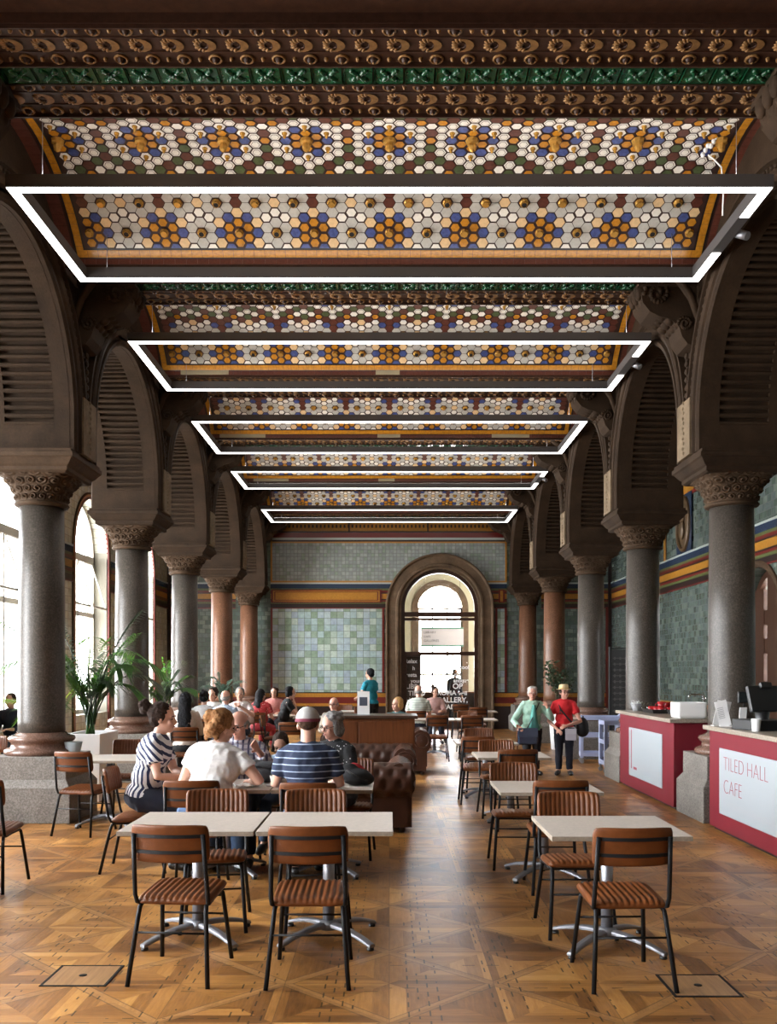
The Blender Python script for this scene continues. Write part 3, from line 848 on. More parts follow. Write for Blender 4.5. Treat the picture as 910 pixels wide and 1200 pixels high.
for a, b in ((-OUT, -4.4), (NL, DX-DRo+.2), (DX+DRo-.2, NR_), (4.35, OUT)): frieze(tr, fe, a, b)
for a, b in ((-OUT, DX-DRo+.0), (DX+DRo-.0, OUT)):
    for z0, z1, m in ((0, .66, 5), (.66, .74, 4), (.74, .92, 3), (.92, 1.03, 4), (1.03, 1.06, 5)):
        tr.m = m; tr.prism([(a, z0), (b, z0), (b, z1), (a, z1)], fe, 0, .035)
for u in (NL, DX-DRo-.10, DX+DRo+.04, NR_-.06):
    tr.m = 3; tr.prism([(u, 1.06), (u+.06, 1.06), (u+.06, 3.46), (u, 3.46)], fe, 0, .03)
for a, b in ((NL, DX-1.33), (DX+1.33, NR_)): tr.m = 4; tr.prism([(a, 4.2), (b, 4.2), (b, 4.25), (a, 4.25)], fe, 0, .025)
for z0, z1, m, dd in ((5.33, 5.37, 4, .025), (5.37, 5.42, 5, .03), (5.42, 5.48, 0, .05), (5.48, 5.62, 3, .06), (5.62, 5.66, 5, .08), (5.66, 5.93, 4, .05), (5.93, 6.05, 5, .10)):
    tr.m = m; tr.prism([(NL, z0), (NR_, z0), (NR_, z1), (NL, z1)], fe, 0, dd)
for u in (NL, NR_-.05): tr.m = 4; tr.prism([(u, 4.2), (u+.05, 4.2), (u+.05, 5.42), (u, 5.42)], fe, 0, .03)
for k in range(60):
    tr.m = 5; u = NL + .06 + k*.113; tr.box(u, u+.05, YB-.06, YB, 5.76, 5.85)
for u in (-1.15, 1.1): tr.m = 5; tr.box(u-.02, u+.02, YB-.07, YB, 5.66, 5.93)
# red / yellow cartouche frames in the frieze
for a, b in ((NL+.02, DX-DRo-.12), (DX+DRo+.13, NR_-.06)):
    for ins, m, dd in ((0, 3, .03), (.05, 4, .035), (.09, 3, .04), (.12, 4, .045)):
        tr.m = m; tr.prism([(a+ins, 3.62+ins*.7), (b-ins, 3.62+ins*.7), (b-ins, 4.0-ins*.7), (a+ins, 4.0-ins*.7)], fe, 0, dd)
struct(tr.build('trim_7', FRM))
sb = MB()
for sx, x in ((-1, -OUT), (1, OUT)):
    sb.m = 0; sb.box(*sorted((x, x-sx*.10)), YB-.04, YB, 0, 5.9); sb.m = 1; sb.box(*sorted((x-sx*.10, x-sx*.17)), YB-.045, YB, 0, 3.5)
struct(sb.build('trim_8', [M['fr_black'], M['rim_red']]))
ds = MB()
sweep_arch(ds, DX, DZ, 0, [(DRi-.0, -.3), (DRi, .10), (DRi+.06, .10), (DRi+.09, .14), (DRi+.14, .14), (DRi+.17, .11), (DRi+.36, .11), (DRi+.40, .15), (DRo-.02, .15), (DRo, .12), (DRo, -.0)], fe)
struct(ds.build('trim_9', M['door_stone']))
# glazed oak doorway
dw = empty('door_2', (0,0,0)); dw['kind'] = 'structure'
fr = MB(); gy = YB+.14
sweep_arch(fr, DX, DZ, 0, [(DRi, -.05), (DRi-.10, -.05), (DRi-.10, .05), (DRi, .05)], lambda u, z, q: (u, gy-q, z))
zt1, zt2 = 1.65+(787-720)*27/1100, 1.65+(787-766)*27/1100
for z, h in ((zt1, .07), (zt1-.14, .04), (zt2, .055), (.12, .12)): fr.box(DX-DRi, DX+DRi, gy-.044, gy+.044, z-h, z+h)
fr.box(DX-DRi+.1, DX-DRi+.16, gy-.04, gy+.04, 0, zt2)
fr.build('door_frame', M['brown_frame'], dw)
g = MB(); g.prism([(DX-DRi+.05, 0)] + [(DX+(DRi-.05)*cos(pi-pi*k/20), DZ+(DRi-.05)*sin(pi*k/20)) for k in range(21)] + [(DX+DRi-.05, 0)], lambda u, z, q: (u, gy+q, z), 0, .008)
g.build('pane', M['glass'], dw)
def text(name, body, mt, parent, loc, rot, size, ext=.001, align='LEFT', off=0, sx=1):
    c = bpy.data.curves.new(name, 'FONT'); c.body = body; c.size = size; c.extrude = ext; c.align_x = align; c.offset = off
    c.materials.append(mt); o = bpy.data.objects.new(name, c); COL.objects.link(o)
    o.location = loc; o.rotation_euler = rot; o.scale = (sx, 1, 1)
    if parent: o.parent = parent
    return o
LETW = mat('white_vinyl', (.9,.9,.9), .6)
lines = [(474, 777, 'Relax', .16), (546, 777, ',', .16), (483, 785, 'h', .15), (538, 784, 'cool', .16), (475, 793, 'resta', .16), (532, 793, 'the', .16), (481, 800, 'your', .15), (531, 799.5, 'antique', .15),
         (475, 807, 'LIBRA', .19), (530, 807, 'OP', .22), (478, 815, 'TILED', .19), (512, 814.5, 'ROMA', .19), (537, 814.5, 'well', .15), (475, 823, 'HALL', .19), (511, 823, 'GALLERY,', .21), (475, 831, 'DO', .19), (517, 831, 'HAD', .19), (532, 831, 'express', .14)]
for px, py, body, sz in lines:
    text('lettering', body, LETW, dw, ((px-456)*gy/1100, gy-.012, 1.65-(py-787)*gy/1100), (pi/2, 0, 0), sz*1.0, .001, off=.004)

# room beyond the doorway
rb = MB(); YR = 34.0; wx, wR, wz = 1.84, .80, 3.95
rb.box(-6, -1.2, YB+.5, YB+.6, 0, 7)
arch_wall(rb, fxw, -6, 9, 0, 7, wx, wR, wz, .9, YR, YR+.5)
rb.box(-6, 9, YB+.5, YR+.5, 6.2, 6.4); rb.box(-6.2, -6, YB+.5, YR+.5, 0, 7); rb.box(9, 9.2, YB+.5, YR+.5, 0, 7)
struct(rb.build('wall_lobby', M['wall_cream']))
st = MB(); sweep_arch(st, wx, wz, .9, [(wR, -.3), (wR, .04), (wR+.22, .04), (wR+.22, -.02)], lambda u, z, q: (u, YR-q, z)); struct(st.build('trim_10', M['door_stone']))
w = empty('window_20', (0,0,0)); w['kind'] = 'structure'
fr = MB()
for z in (.92, 1.55, 3.95): fr.box(wx-wR, wx+wR, YR+.2, YR+.26, z-.04, z+.04)
for x in (-wR+.03, -.27, .27, wR-.03): fr.box(wx+x-.025, wx+x+.025, YR+.2, YR+.26, .9, 3.95)
fr.build('window_frame', M['win_frame'], w)
g = MB(); g.prism([(wx-wR, .9)] + [(wx+wR*cos(pi-pi*k/20), wz+wR*sin(pi*k/20)) for k in range(21)] + [(wx+wR, .9)], lambda u, z, q: (u, YR+.22+q, z), 0, .006); g.build('pane', M['glass'], w)
sg = empty('hanging_sign', (1.77, 31.5, 0), 0, 'pale notice board with green edges hung before the bright window beyond the glass doorway', 'sign')
b = MB(); b.box(-.72, .72, 0, .03, 2.52, 3.08); b.build('board', mat('board_pale', (.62,.56,.54), .6), sg)
for z in (2.48, 3.08): q = MB(); q.box(-.72, .72, -.005, .035, z, z+.06); q.build('edge_strip', mat('sage_paint', (.12,.26,.18), .5), sg)
for x in (-.6, .6): q = MB(); q.tube([(x, .015, 3.1), (x, .015, 6.2)], .006, 6); q.build('hanger', M['black_metal'], sg)
for i, (t_, s_) in enumerate((('LIBRARY', .11), ('CAFE', .10), ('GALLERIES', .11))):
    text('lettering', t_, M['fr_black'], sg, (-.62, -.004, 2.93-.14*i), (pi/2, 0, 0), s_, .001)
for nm, x0, x1, y, dp, hh, lb, ct in (('added_dark_shelf', .30, .98, 29.2, .4, 2.15, 'tall dark shelf added behind the glass doorway to darken its left side', 'shelf'), ('added_dark_counter', 1.1, 3.0, 31.0, .6, .95, 'low dark counter added behind the glass doorway to darken its lower part', 'counter')):  # dark furniture added to stand in for the shade of the lobby
    t = empty(nm, ((x0+x1)/2, y, 0), 0, lb, ct); w_ = (x1-x0)/2
    q = MB(); q.box(-w_, w_, dp-.03, dp, .05, hh); q.box(-w_, -w_+.03, 0, dp, 0, hh); q.box(w_-.03, w_, 0, dp, 0, hh); q.build('added_carcass', M['dark_wood'], t)
    n = 5 if hh > 1 else 2
    for k in range(n): q = MB(); q.box(-w_+.03, w_-.03, .02, dp-.03, .06+(hh-.09)*k/(n-1), .09+(hh-.09)*k/(n-1)); q.build('shelf', M['dark_wood'], t)  # shelves of the added dark furniture
    q = MB(); q.box(-w_-.02, w_+.02, -.02, dp, hh, hh+.03); q.build('top', M['mahogany'], t)
# oval medallion on the right wall
md = empty('oval_medallion', (OUT-.015, 20.15, 4.82), 0, 'oval bronze relief medallion set in the green tiles between the right columns', 'medallion')
P = MB(); 
P.prism([(-.5, -.62), (.5, -.62), (.5, .62), (-.5, .62)], lambda u, z, q: (-q, u, z), .012, .03); P.build('backplate', M['fr_blue'], md)
P = MB(); rows = []
for k in range(40):
    a = 2*pi*k/40
    rows.append([(-.03 - h, (.36+r)*cos(a), (.52+r)*sin(a)) for r, h in ((0, 0), (.01, .05), (.04, .065), (.08, .04), (.085, 0))])
P.grid(rows, cu=True); P.build('rim', M['brass'], md)
P = MB(); P.ell((-.03, 0, 0), .03, .36, .52, n=24); P.ell((-.09, .02, .14), .07, .11, .15); P.ell((-.07, .0, -.12), .06, .15, .22); P.ell((-.08, -.09, .15), .04, .08, .12); P.build('bust_relief', M['brass'], md)
# ------------------------------------------------------------------ light frames
def led_frame(y0, y1, label, gap, hw=3.255):
    t = empty('light_frame', (0, (y0+y1)/2, 5.75), 0, label, 'ceiling light', 'rectangular light frames')
    h = (y1-y0)/2; w, H = .10, .115
    def ring(x, y, z0, z1, wi, name, mt, bevel=0):
        mb = MB()
        mb.box(-x, x, -y, -y+wi, z0, z1); mb.box(-x, x, y-wi, y, z0, z1)
        mb.box(-x, -x+wi, -y+wi, y-wi, z0, z1); mb.box(x-wi, x, -y+wi, y-wi, z0, z1)
        return mb.build(name, mt, t)
    ring(hw, h, .006, H, w, 'housing', M['led_body'])
    e = .008; mb = MB(); wi = w-2*e
    x, y = hw-e, h-e
    mb.box(-x, x, -y, -y+wi, 0, .008); mb.box(-x, x, y-wi, y, 0, .008); mb.box(-x, -x+wi, -y+wi, y-wi, 0, .008)
    if gap:
        mb.box(x-wi, x, -y+wi, -h*.45, 0, .008); mb.box(x-wi, x, h*.30, y-wi, 0, .008)
    else: mb.box(x-wi, x, -y+wi, y-wi, 0, .008)
    mb.build('diffuser', M['led'], t)
    mb = MB(); k = .03  # unseen up-light strips added on the bar tops to brighten the vault
    mb.box(-x+k, x-k, -y+k, -y+wi-k+.02, H, H+.004)
    mb.build('added_up_strip', M['added_up'], t)
    mb = MB(); mb.box(-x+k, x-k, y-wi+k-.02, y-k, H, H+.004); mb.build('added_up_strip', M['added_up_low'], t)
    for sx in (-1, 1):
        for sy in (-1, 1):
            q = MB(); q.tube([(sx*(hw-.3), sy*(h-.05), H), (sx*(hw-.3), sy*(h-.05), .58)], .003, 5); q.build('suspension_wire', M['alu'], t)
    if gap:
        s = MB(); s.tube([(hw+.0, 0, .06), (hw+.05, 0, .05)], .018, 8); s.tube([(hw+.02, -.02, .06), (hw+.10, -.12, -.02)], .04, 12)
        s.build('spotlight', M['alu'], t)
FL = ['nearest and largest rectangular light frame hanging under the first tiled vault',
      'second rectangular light frame from the camera, with a small spotlight on its side',
      'third rectangular light frame hanging in the middle of the row',
      'fourth rectangular light frame, before the smallest one at the far end',
      'farthest and smallest rectangular light frame above the tiled end wall']
for (a, b), l, g in zip(((7.95, 9.88), (11.66, 13.72), (15.4, 17.68), (19.25, 21.1), (23.8, 25.8)), FL, (1, 1, 0, 1, 0)):
    led_frame(a, b, l, g)
# white cable connectors lying at the near right vault edge
t = empty('cable_connector', (3.02, 8.9, 6.55), 0, 'white cable connector blobs dangling above the nearest light frame at right', 'cable')
mb = MB(); rnd = random.Random(3)
for k in range(6): mb.ell((.022*k-.05, -.01*k, .015*(k % 3) + .022*k), .022, .02, .026, n=8, m=5)
mb.build('connector', M['white'], t)
mb = MB(); mb.tube([(0, 0, 0), (.06, 0, -.05), (.12, -.02, -.13), (.13, -.05, -.35), (.12, -.05, -.6)], .008, 6); mb.build('cord', M['white'], t)

# ------------------------------------------------------------------ daylight
w = bpy.data.worlds.new('daylight'); SC.world = w; w.use_nodes = True
nt = NT(w.node_tree); bg = w.node_tree.nodes['Background']
gz = xyz(nt, coords(nt, 'Generated'))[2]
nt.put(bg.inputs[0], nt.ramp(nt.m('ADD', nt.m('MULTIPLY', gz, .5), .5), [(.3, (.62,.60,.57)), (.5, (.86,.88,.90)), (.75, (.92,.96,1.0))]))
bg.inputs[1].default_value = 23.0
for y0, y1 in zip(CYX, CYX[1:]):
    yc = (y0+y1)/2 if y1 < YB else (CY[-2]+CY[-1])/2
    L = bpy.data.lights.new('window_portal', 'AREA'); L.shape = 'RECTANGLE'; L.size = 4.7; L.size_y = 2.3
    L.cycles.is_portal = True
    o = bpy.data.objects.new('window_portal', L); COL.objects.link(o); o.location = (-OUT-.5, yc, 3.05); o.rotation_euler = (0, -pi/2, 0)
for loc, rot, sx, sy in (((1.84, 34.6, 2.85), (-pi/2, 0, 0), 1.7, 4.0), ((OUT+.5, 16.2, 1.75), (0, pi/2, 0), 3.6, 2.0)):
    L = bpy.data.lights.new('window_portal', 'AREA'); L.shape = 'RECTANGLE'; L.size = sx; L.size_y = sy; L.cycles.is_portal = True
    o = bpy.data.objects.new('window_portal', L); COL.objects.link(o); o.location = loc; o.rotation_euler = rot

sl = bpy.data.lights.new('hazy_sun', 'SUN'); sl.energy = 11.0; sl.angle = R(24); sl.color = (1, .97, .92)
so = bpy.data.objects.new('hazy_sun', sl); COL.objects.link(so); so.rotation_euler = Vector((.62, -.10, -.78)).to_track_quat('-Z', 'Y').to_euler()
# ------------------------------------------------------------------ camera
cam = bpy.data.cameras.new('camera'); co = bpy.data.objects.new('camera', cam); COL.objects.link(co)
co.location = (0, 0, 1.65); co.rotation_euler = (pi/2, 0, 0)
cam.sensor_fit = 'AUTO'; cam.sensor_width = 36; cam.lens = 1100/1200*36
cam.shift_x = -1/1200; cam.shift_y = (787-600)/1200; cam.clip_start = .05; cam.clip_end = 200
SC.camera = co
vs = SC.view_settings; vs.view_transform = 'Standard'; vs.look = 'None'; vs.gamma = 1; vs.use_curve_mapping = False
vs.exposure = 1.12
try:
    SC.cycles.use_denoising = True; SC.cycles.max_bounces = 8; SC.cycles.diffuse_bounces = 5; SC.cycles.glossy_bounces = 3; SC.cycles.transparent_max_bounces = 10
    SC.cycles.sample_clamp_indirect = 6; SC.cycles.caustics_reflective = False; SC.cycles.caustics_refractive = False
except Exception: pass
# ------------------------------------------------------------------ café chairs
def pillow_rows(w, d, top, bot, ribs, rib_h, nx=61, ny=15, rnd=.18, ext=8):
    T, B = [], []
    for j in range(ny):
        v = sin((-1 + 2*j/(ny-1))*pi/2)
        rt, rb = [], []
        for i in range(nx):
            u = -1 + 2*i/(nx-1)
            x = u*w/2*sqrt(max(0, 1 - rnd*v**6*.5)); y = v*d/2*sqrt(max(0, 1 - rnd*u**6*.5))
            e = max(0, (1-abs(u)**ext)*(1-abs(v)**ext))**.45
            rib = rib_h*(abs(sin(pi*ribs*(u+1)/2)) - .6)*min(1, e*1.3) if ribs else 0
            rt.append((x, y, top*e + rib)); rb.append((x, y, -bot*e))
        T.append(rt); B.append(rb)
    return T, B
def make_chair():
    t = empty('dining_chair')
    mb = MB(); T, B = pillow_rows(.405, .40, .032, .022, 12, .008)
    sh = lambda P: [[(x, y+.015, z+.437 + .012*(y/.2)) for x, y, z in r] for r in P]
    mb.grid(sh(T)); mb.grid(sh(B), flip=True); mb.build('seat', M['leather'], t)
    mb = MB(); T, B = pillow_rows(.42, .205, .026, .010, 13, .0065, 79, 13, .25, 10)
    def bk(P):
        out = []
        for r in P:
            q = []
            for x, y, z in r:
                zz = .748 + y; yy = -.212 - (zz-.65)*.17 + z - .05*(1 - (x/.21)**2) + .02
                q.append((x, yy, zz))
            out.append(q)
        return out
    mb.grid(bk(T)); mb.grid(bk(B), flip=True); mb.build('backrest', M['leather'], t)
    for sx in (-1, 1):
        q = MB(); q.tube([(sx*.215, -.265, 0), (sx*.183, -.185, .36), (sx*.180, -.170, .398), (sx*.175, -.145, .415)], .0125, 10); q.build('leg', M['black_metal'], t)
        q = MB(); q.tube([(sx*.205, .265, 0), (sx*.178, .190, .36), (sx*.176, .176, .398), (sx*.172, .150, .415)], .0125, 10); q.build('leg', M['black_metal'], t)
        q = MB(); q.tube([(sx*.17, .02, .411), (sx*.182, -.13, .408), (sx*.193, -.178, .425), (sx*.196, -.198, .47), (sx*.192, -.222, .60), (sx*.186, -.252, .80)], .0125, 10, flat=.8); q.build('back_upright', M['black_metal'], t)
    q = MB()
    for sx in (-1, 1): q.tube([(sx*.174, -.15, .414), (sx*.172, .155, .414)], .012, 8)
    for y in (-.12, .13): q.box(-.172, .172, y-.012, y+.012, .406, .418)
    q.build('seat_frame', M['black_metal'], t)
    for y, z in ((-.208, .27), (.212, .27)):
        q = MB(); q.tube([(-.19, y, z), (.19, y, z)], .006, 8); q.build('stretcher', M['black_metal'], t)
    for z in (.705, .79):
        q = MB(); P = []
        for k in range(13):
            x = -.19 + .38*k/12; yy = -.212 - (z-.65)*.17 - .05*(1-(x/.21)**2) + .008
            P.append([(x, yy, z-.009), (x, yy, z+.009), (x, yy-.006, z+.009), (x, yy-.006, z-.009)])
        q.grid(P, cv=True, smooth=False); q.cap(P[0]); q.cap(P[-1], True); q.build('back_bar', M['black_metal'], t)
    return t
CHAIR = make_chair(); _used = []
def chair(x, y, rz, label):
    o = CHAIR if not _used else copy_tree(CHAIR)
    _used.append(1)
    o.location = (x, y, 0); o.rotation_euler = (0, 0, R(rz))
    return tag(o, label, 'chair', 'tan leather café chairs')
CH = [
 (-1.135, 5.16, -5, 'tan leather chair, back to us, at the left of the joined front tables'),
 (-.425, 5.12, 0, 'tan leather chair, back to us, at the right of the two joined front tables'),
 (-1.14, 6.16, 187, 'ribbed tan chair facing us behind the left of the two joined front tables'),
 (-.475, 6.15, 186, 'ribbed tan chair facing us behind the right of the two joined front tables'),
 (1.25, 5.07, 2, 'tan leather chair, back to us, at the nearest table of the right-hand row'),
 (1.19, 6.02, 180, 'ribbed tan chair facing us behind the nearest table of the right-hand row'),
 (1.27, 7.17, 0, 'dark-backed tan chair, back to us, at the second table of the right-hand row'),
 (1.08, 8.03, 178, 'ribbed tan chair facing us behind the second table of the right-hand row'),
 (1.33, 9.93, 0, 'dark-backed tan chair, back to us, at the third table of the right-hand row'),
 (1.25, 10.78, 180, 'ribbed tan chair facing us behind the third table of the right-hand row'),
 (1.10, 11.86, 0, 'dark-backed tan chair, back to us, at the fourth table of the right-hand row'),
 (1.26, 13.08, 180, 'ribbed tan chair facing us behind the fourth table of the right-hand row'),
 (-2.10, 7.86, -88, 'tan chair seen from its side under the woman in the striped blouse'),
 (-1.47, 7.16, 2, 'tan chair, back to us, under the red-haired woman in the white top'),
 (-.59, 7.02, 0, 'tan chair, back to us, under the man in cap and striped shirt'),
 (-1.34, 8.52, 180, 'tan chair under the elderly man in the checked shirt'),
 (-.89, 8.68, 175, 'tan chair under the dark-haired child in pale blue'),
 (-.36, 8.45, 178, 'tan chair under the grey-haired woman in black'),
 (-3.12, 9.62, -12, 'tan chair, back turned to us, beside the near left stone plinth'),
 (-3.05, 10.85, 180, 'dark ribbed chair facing us behind the left side table by the white planter'),
 (-3.07, 7.2, 0, 'chair cut by the left edge of the picture, only its side showing'),
 (-4.95, 11.45, 180, 'reddish ribbed chair facing us beyond the near left column base, at the edge'),
 (-2.95, 13.75, 0, 'tan chair, back to us, under the woman with long black hair'),
 (.88, 17.45, 0, 'tan chair, back to us, at the left of the joined far tables'),
 (1.52, 17.45, 0, 'tan chair, back to us, at the right of the joined far tables'),
 (.55, 19.42, 0, 'chair under the bald man in the pale striped shirt'),
 (1.60, 19.05, 180, 'chair facing us behind the right end of the long far table'),
 (2.0, 21.3, 0, 'chair, back to us, at the far table nearest the end wall arch'),
 (1.75, 23.2, 0, 'small far chair close to the right jamb of the arched doorway'),
 (1.08, 21.95, 180, 'chair under the woman opposite the bald man in the pale striped shirt'),
 (-2.62, 18.55, 0, 'chair, back to us, under the person in the red patterned dress'),
 (-2.1, 17.2, -90, 'dark side-on chair left of the empty far-left table'),
 (-1.55, 15.1, 0, 'dark empty chair, back to us, in front of the woman in black'),
 (-2.3, 19.25, -80, 'chair under the woman in black seen in profile'),
 (-2.75, 15.5, 0, 'chair under the bald man in the light blue shirt'),
 (-2.76, 17.6, 180, 'chair under the grey-haired woman clasping her hands'),
 (-3.21, 16.1, 0, 'chair under the dark-bunned person in white, back to us'),
 (-3.29, 17.6, 180, 'chair under the smiling dark-haired woman in white'),
 (-.6, 21.3, 180, 'far chair below the seagreen tiled wall, left of the waiter'),
 (-1.1, 22.6, 180, 'far chair below the seagreen tiled wall, beside the black-clad woman'),
 (-6.0, 15.1, 170, 'brown chair by the left windows, partly behind the nearest column'),
]
for a in CH: chair(*a)

# ------------------------------------------------------------------ pedestal tables
def make_table(w=.795, d=.76):
    t = empty('pedestal_table')
    mb = MB(); mb.box(-w/2, w/2, -d/2, d/2, .695, .723); e = .0008
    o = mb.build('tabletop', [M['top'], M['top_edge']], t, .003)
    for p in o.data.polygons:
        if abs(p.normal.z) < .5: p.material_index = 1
    q = MB(); q.lathe([(.036, .09), (.036, .675)], 20); q.build('pole', M['alu'], t)
    q = MB(); q.box(-.15, .15, -.15, .15, .675, .695); q.build('top_plate', M['black_metal'], t)
    q = MB(); q.lathe([(.05, .055), (.06, .075), (.055, .10), (.038, .115)], 20); q.build('hub', M['alu'], t)
    for k in range(4):
        a = pi/4 + k*pi/2
        pts = []
        P = []
        for i in range(9):
            s = i/8; r = .03 + .36*s; z = .088 - .06*s**2.2; wd = .030 - .006*s; th = .016 - .005*s
            sec = [(-wd, z-th), (-wd, z+th*.4), (-wd*.5, z+th), (wd*.5, z+th), (wd, z+th*.4), (wd, z-th)]
            P.append([(r*cos(a) - u*sin(a), r*sin(a) + u*cos(a), zz) for u, zz in sec])
        q = MB(); q.grid(P, cv=True, smooth=False); q.cap(P[0]); q.cap(P[-1], True); arm = q.build('base_arm', M['alu'], t, .004)
        f = MB(); f.lathe([(.02, 0), (.023, .004), (.02, .018)], 12, (.372*cos(a), .372*sin(a), 0)); f.build('foot', M['tray'], arm)
    return t
TABLE = make_table(); _tu = []
def table(x, y, rz, label):
    o = TABLE if not _tu else copy_tree(TABLE)
    _tu.append(1); o.location = (x, y, 0); o.rotation_euler = (0, 0, R(rz))
    return tag(o, label, 'table', 'pale topped pedestal tables')
for a in [
 (-1.185, 5.82, 0, 'pale pedestal table, left one of the two joined in front'),
 (-.376, 5.82, 0, 'pale pedestal table, right one of the two joined in front'),
 (1.31, 5.655, 18, 'X') , ]:
    if a[3] == 'X': break
    table(*a)
table(1.31, 5.655, 0, 'nearest pale pedestal table of the right-hand row')
table(1.25, 7.58, 0, 'second pale pedestal table of the right-hand row')
table(1.35, 10.48, 0, 'third pale pedestal table of the right-hand row, left of the standing women')
table(1.27, 12.48, 0, 'fourth pale pedestal table of the right-hand row')
table(-1.335, 7.72, 0, 'pale table between the red-haired woman and the elderly man')
table(-.53, 7.72, 0, 'pale table before the man in the cap, with a black bag on its right end')
table(-3.02, 10.14, 0, 'pale side table between the left stone plinth and the striped-blouse woman')
table(.88, 18.38, 0, 'left one of the two joined far tables before the doorway')
table(1.69, 18.38, 0, 'right one of the two joined far tables before the doorway')
table(.62, 20.5, 0, 'far table at which the bald man in stripes sits')
table(2.1, 22.0, 0, 'far table close to the arched doorway, right of the bald man')
table(-2.98, 14.75, 0, 'table in front of the woman with long black hair')
table(-2.95, 16.78, 0, 'table in the middle of the group in white tops')
table(-2.35, 20.1, 0, 'table beyond the person in the red patterned dress')
table(-1.55, 19.3, 0, 'table at which the woman in black sits')
table(-.75, 22.1, 0, 'far table beneath the seagreen tiled wall, beside the waiter')

# ------------------------------------------------------------------ chesterfield sofas
def sofa(x, y, rz, w, label, H=.71, D=.92):
    t = empty('chesterfield_sofa', (x, y, 0), rz, label, 'sofa', 'brown tufted chesterfield sofas')
    # local: faces +Y, back along y = -D/2
    hw = w/2
    b = MB(); b.box(-hw+.03, hw-.03, -D/2+.03, D/2-.04, .07, .31); b.build('base', M['sofa'], t, .02)
    rr = .15; zc = H - .185
    # closed section: (outward offset o, height z); inside is negative o
    sec = [(.0, .06), (.0, .32)]
    for k in range(15):
        a = R(-62 + 242*k/14); sec.append((-.075 + rr*cos(a), zc + .185*sin(a)))
    sec += [(-.225, zc-.08), (-.225, .36), (-.22, .06)]
    def pad(L, name, orient, tuft):
        n = max(20, int(L/.018)); rows = []
        S2 = [];   # resample section finely
        for (a, c) in zip(sec, sec[1:]):
            d = hypot(c[0]-a[0], c[1]-a[1]); k = max(1, int(d/.02))
            for i in range(k): S2.append((a[0]+(c[0]-a[0])*i/k, a[1]+(c[1]-a[1])*i/k))
        S2.append(sec[-1])
        cum = [0]
        for a, c in zip(S2, S2[1:]): cum.append(cum[-1] + hypot(c[0]-a[0], c[1]-a[1]))
        for i in range(n+1):
            u = -L/2 + L*i/n; row = []
            for j, (o, z) in enumerate(S2):
                s_ = cum[j]; p = .145; q = .118
                on = 1 if z > .375 else 0
                dsp = 0
                if on and tuft:
                    jr = s_/q; best = 9; 
                    for jj in (int(jr), int(jr)+1):
                        uu = u/p + .5*(jj % 2); du = (uu - round(uu))*p; dv = (jr-jj)*q
                        best = min(best, hypot(du, dv))
                    dsp = -.034*math.exp(-(best/.030)**2) + .008
                # outward normal approx from section
                a0 = S2[max(0, j-1)]; a1 = S2[min(len(S2)-1, j+1)]
                nx, nz = a1[1]-a0[1], -(a1[0]-a0[0]); l = hypot(nx, nz) or 1
                row.append(orient(u, o + dsp*nx/l, z + dsp*nz/l))
            rows.append(row)
        mb = MB(); mb.grid(rows); mb.face(rows[0]); mb.face(rows[-1][::-1])
        return mb.build(name, M['sofa'], t)
    def front_trim(parent, at):
        # scrolled arm front: disc, piping ring and centre stud
        mb = MB(); Mx = Matrix.Rotation(pi/2, 3, 'X')
        mb.torus(at, .115, .012, Mx, 20, 6); mb.ell(at, .105, .015, .105, n=18, m=6); mb.torus(at, .04, .008, Mx, 16, 5); mb.ell((at[0], at[1]+.012, at[2]), .015, .012, .015, n=8, m=5)
        mb.build('scroll_front', M['sofa'], parent)
    bo = pad(w + .04, 'backrest', lambda u, o, z: (u, -D/2 - o + .02, z), True)
    for sx in (-1, 1):
        ar = pad(D - .02, 'arm', lambda u, o, z, sx=sx: (sx*(hw + o - .02), u + .0, z), True)
        front_trim(ar, (sx*(hw - .095), D/2 - .005, zc+.02))
    n = 2 if w < 1.9 else 3; cw = (w - .50)/n
    for k in range(n):
        mb = MB(); T, B = pillow_rows(cw-.01, D-.30, .09, .05, 0, 0, 21, 15)
        cx = -w/2 + .25 + cw*(k+.5); sh = lambda P: [[(x_ + cx, y_ + .10, z_ + .335) for x_, y_, z_ in r] for r in P]
        mb.grid(sh(T)); mb.grid(sh(B), flip=True); mb.build('seat_cushion', M['sofa'], t)
    for sx in (-1, 1):
        for sy in (-1, 1):
            q = MB(); q.lathe([(.022, 0), (.035, .02), (.03, .07)], 12, (sx*(hw-.08), sy*(D/2-.10), 0)); q.build('foot', M['dark_wood'], t)
    return t
sofa(-.62, 10.02, 0, 1.66, 'nearest chesterfield sofa, its tufted rolled back toward us, behind the front group')
sofa(-.56, 12.30, 180, 1.70, 'chesterfield sofa facing us against the mahogany counter', .68)
sofa(-.22, 15.45, 180, 1.66, 'chesterfield sofa beyond the mahogany counter, only its rolled arm showing')
# low table between the sofas
t = empty('coffee_table', (-.52, 11.18, 0), 0, 'low pale table between the two chesterfield sofas', 'table')
q = MB(); q.box(-.42, .42, -.22, .22, .47, .50); q.build('tabletop', [M['top'], M['top_edge']], t, .003)
q = MB(); q.lathe([(.03, .02), (.03, .47)], 14); q.build('pole', M['alu'], t)
q = MB(); q.lathe([(.2, 0), (.2, .012), (.05, .03), (.03, .05)], 20); q.build('base', M['alu'], t)
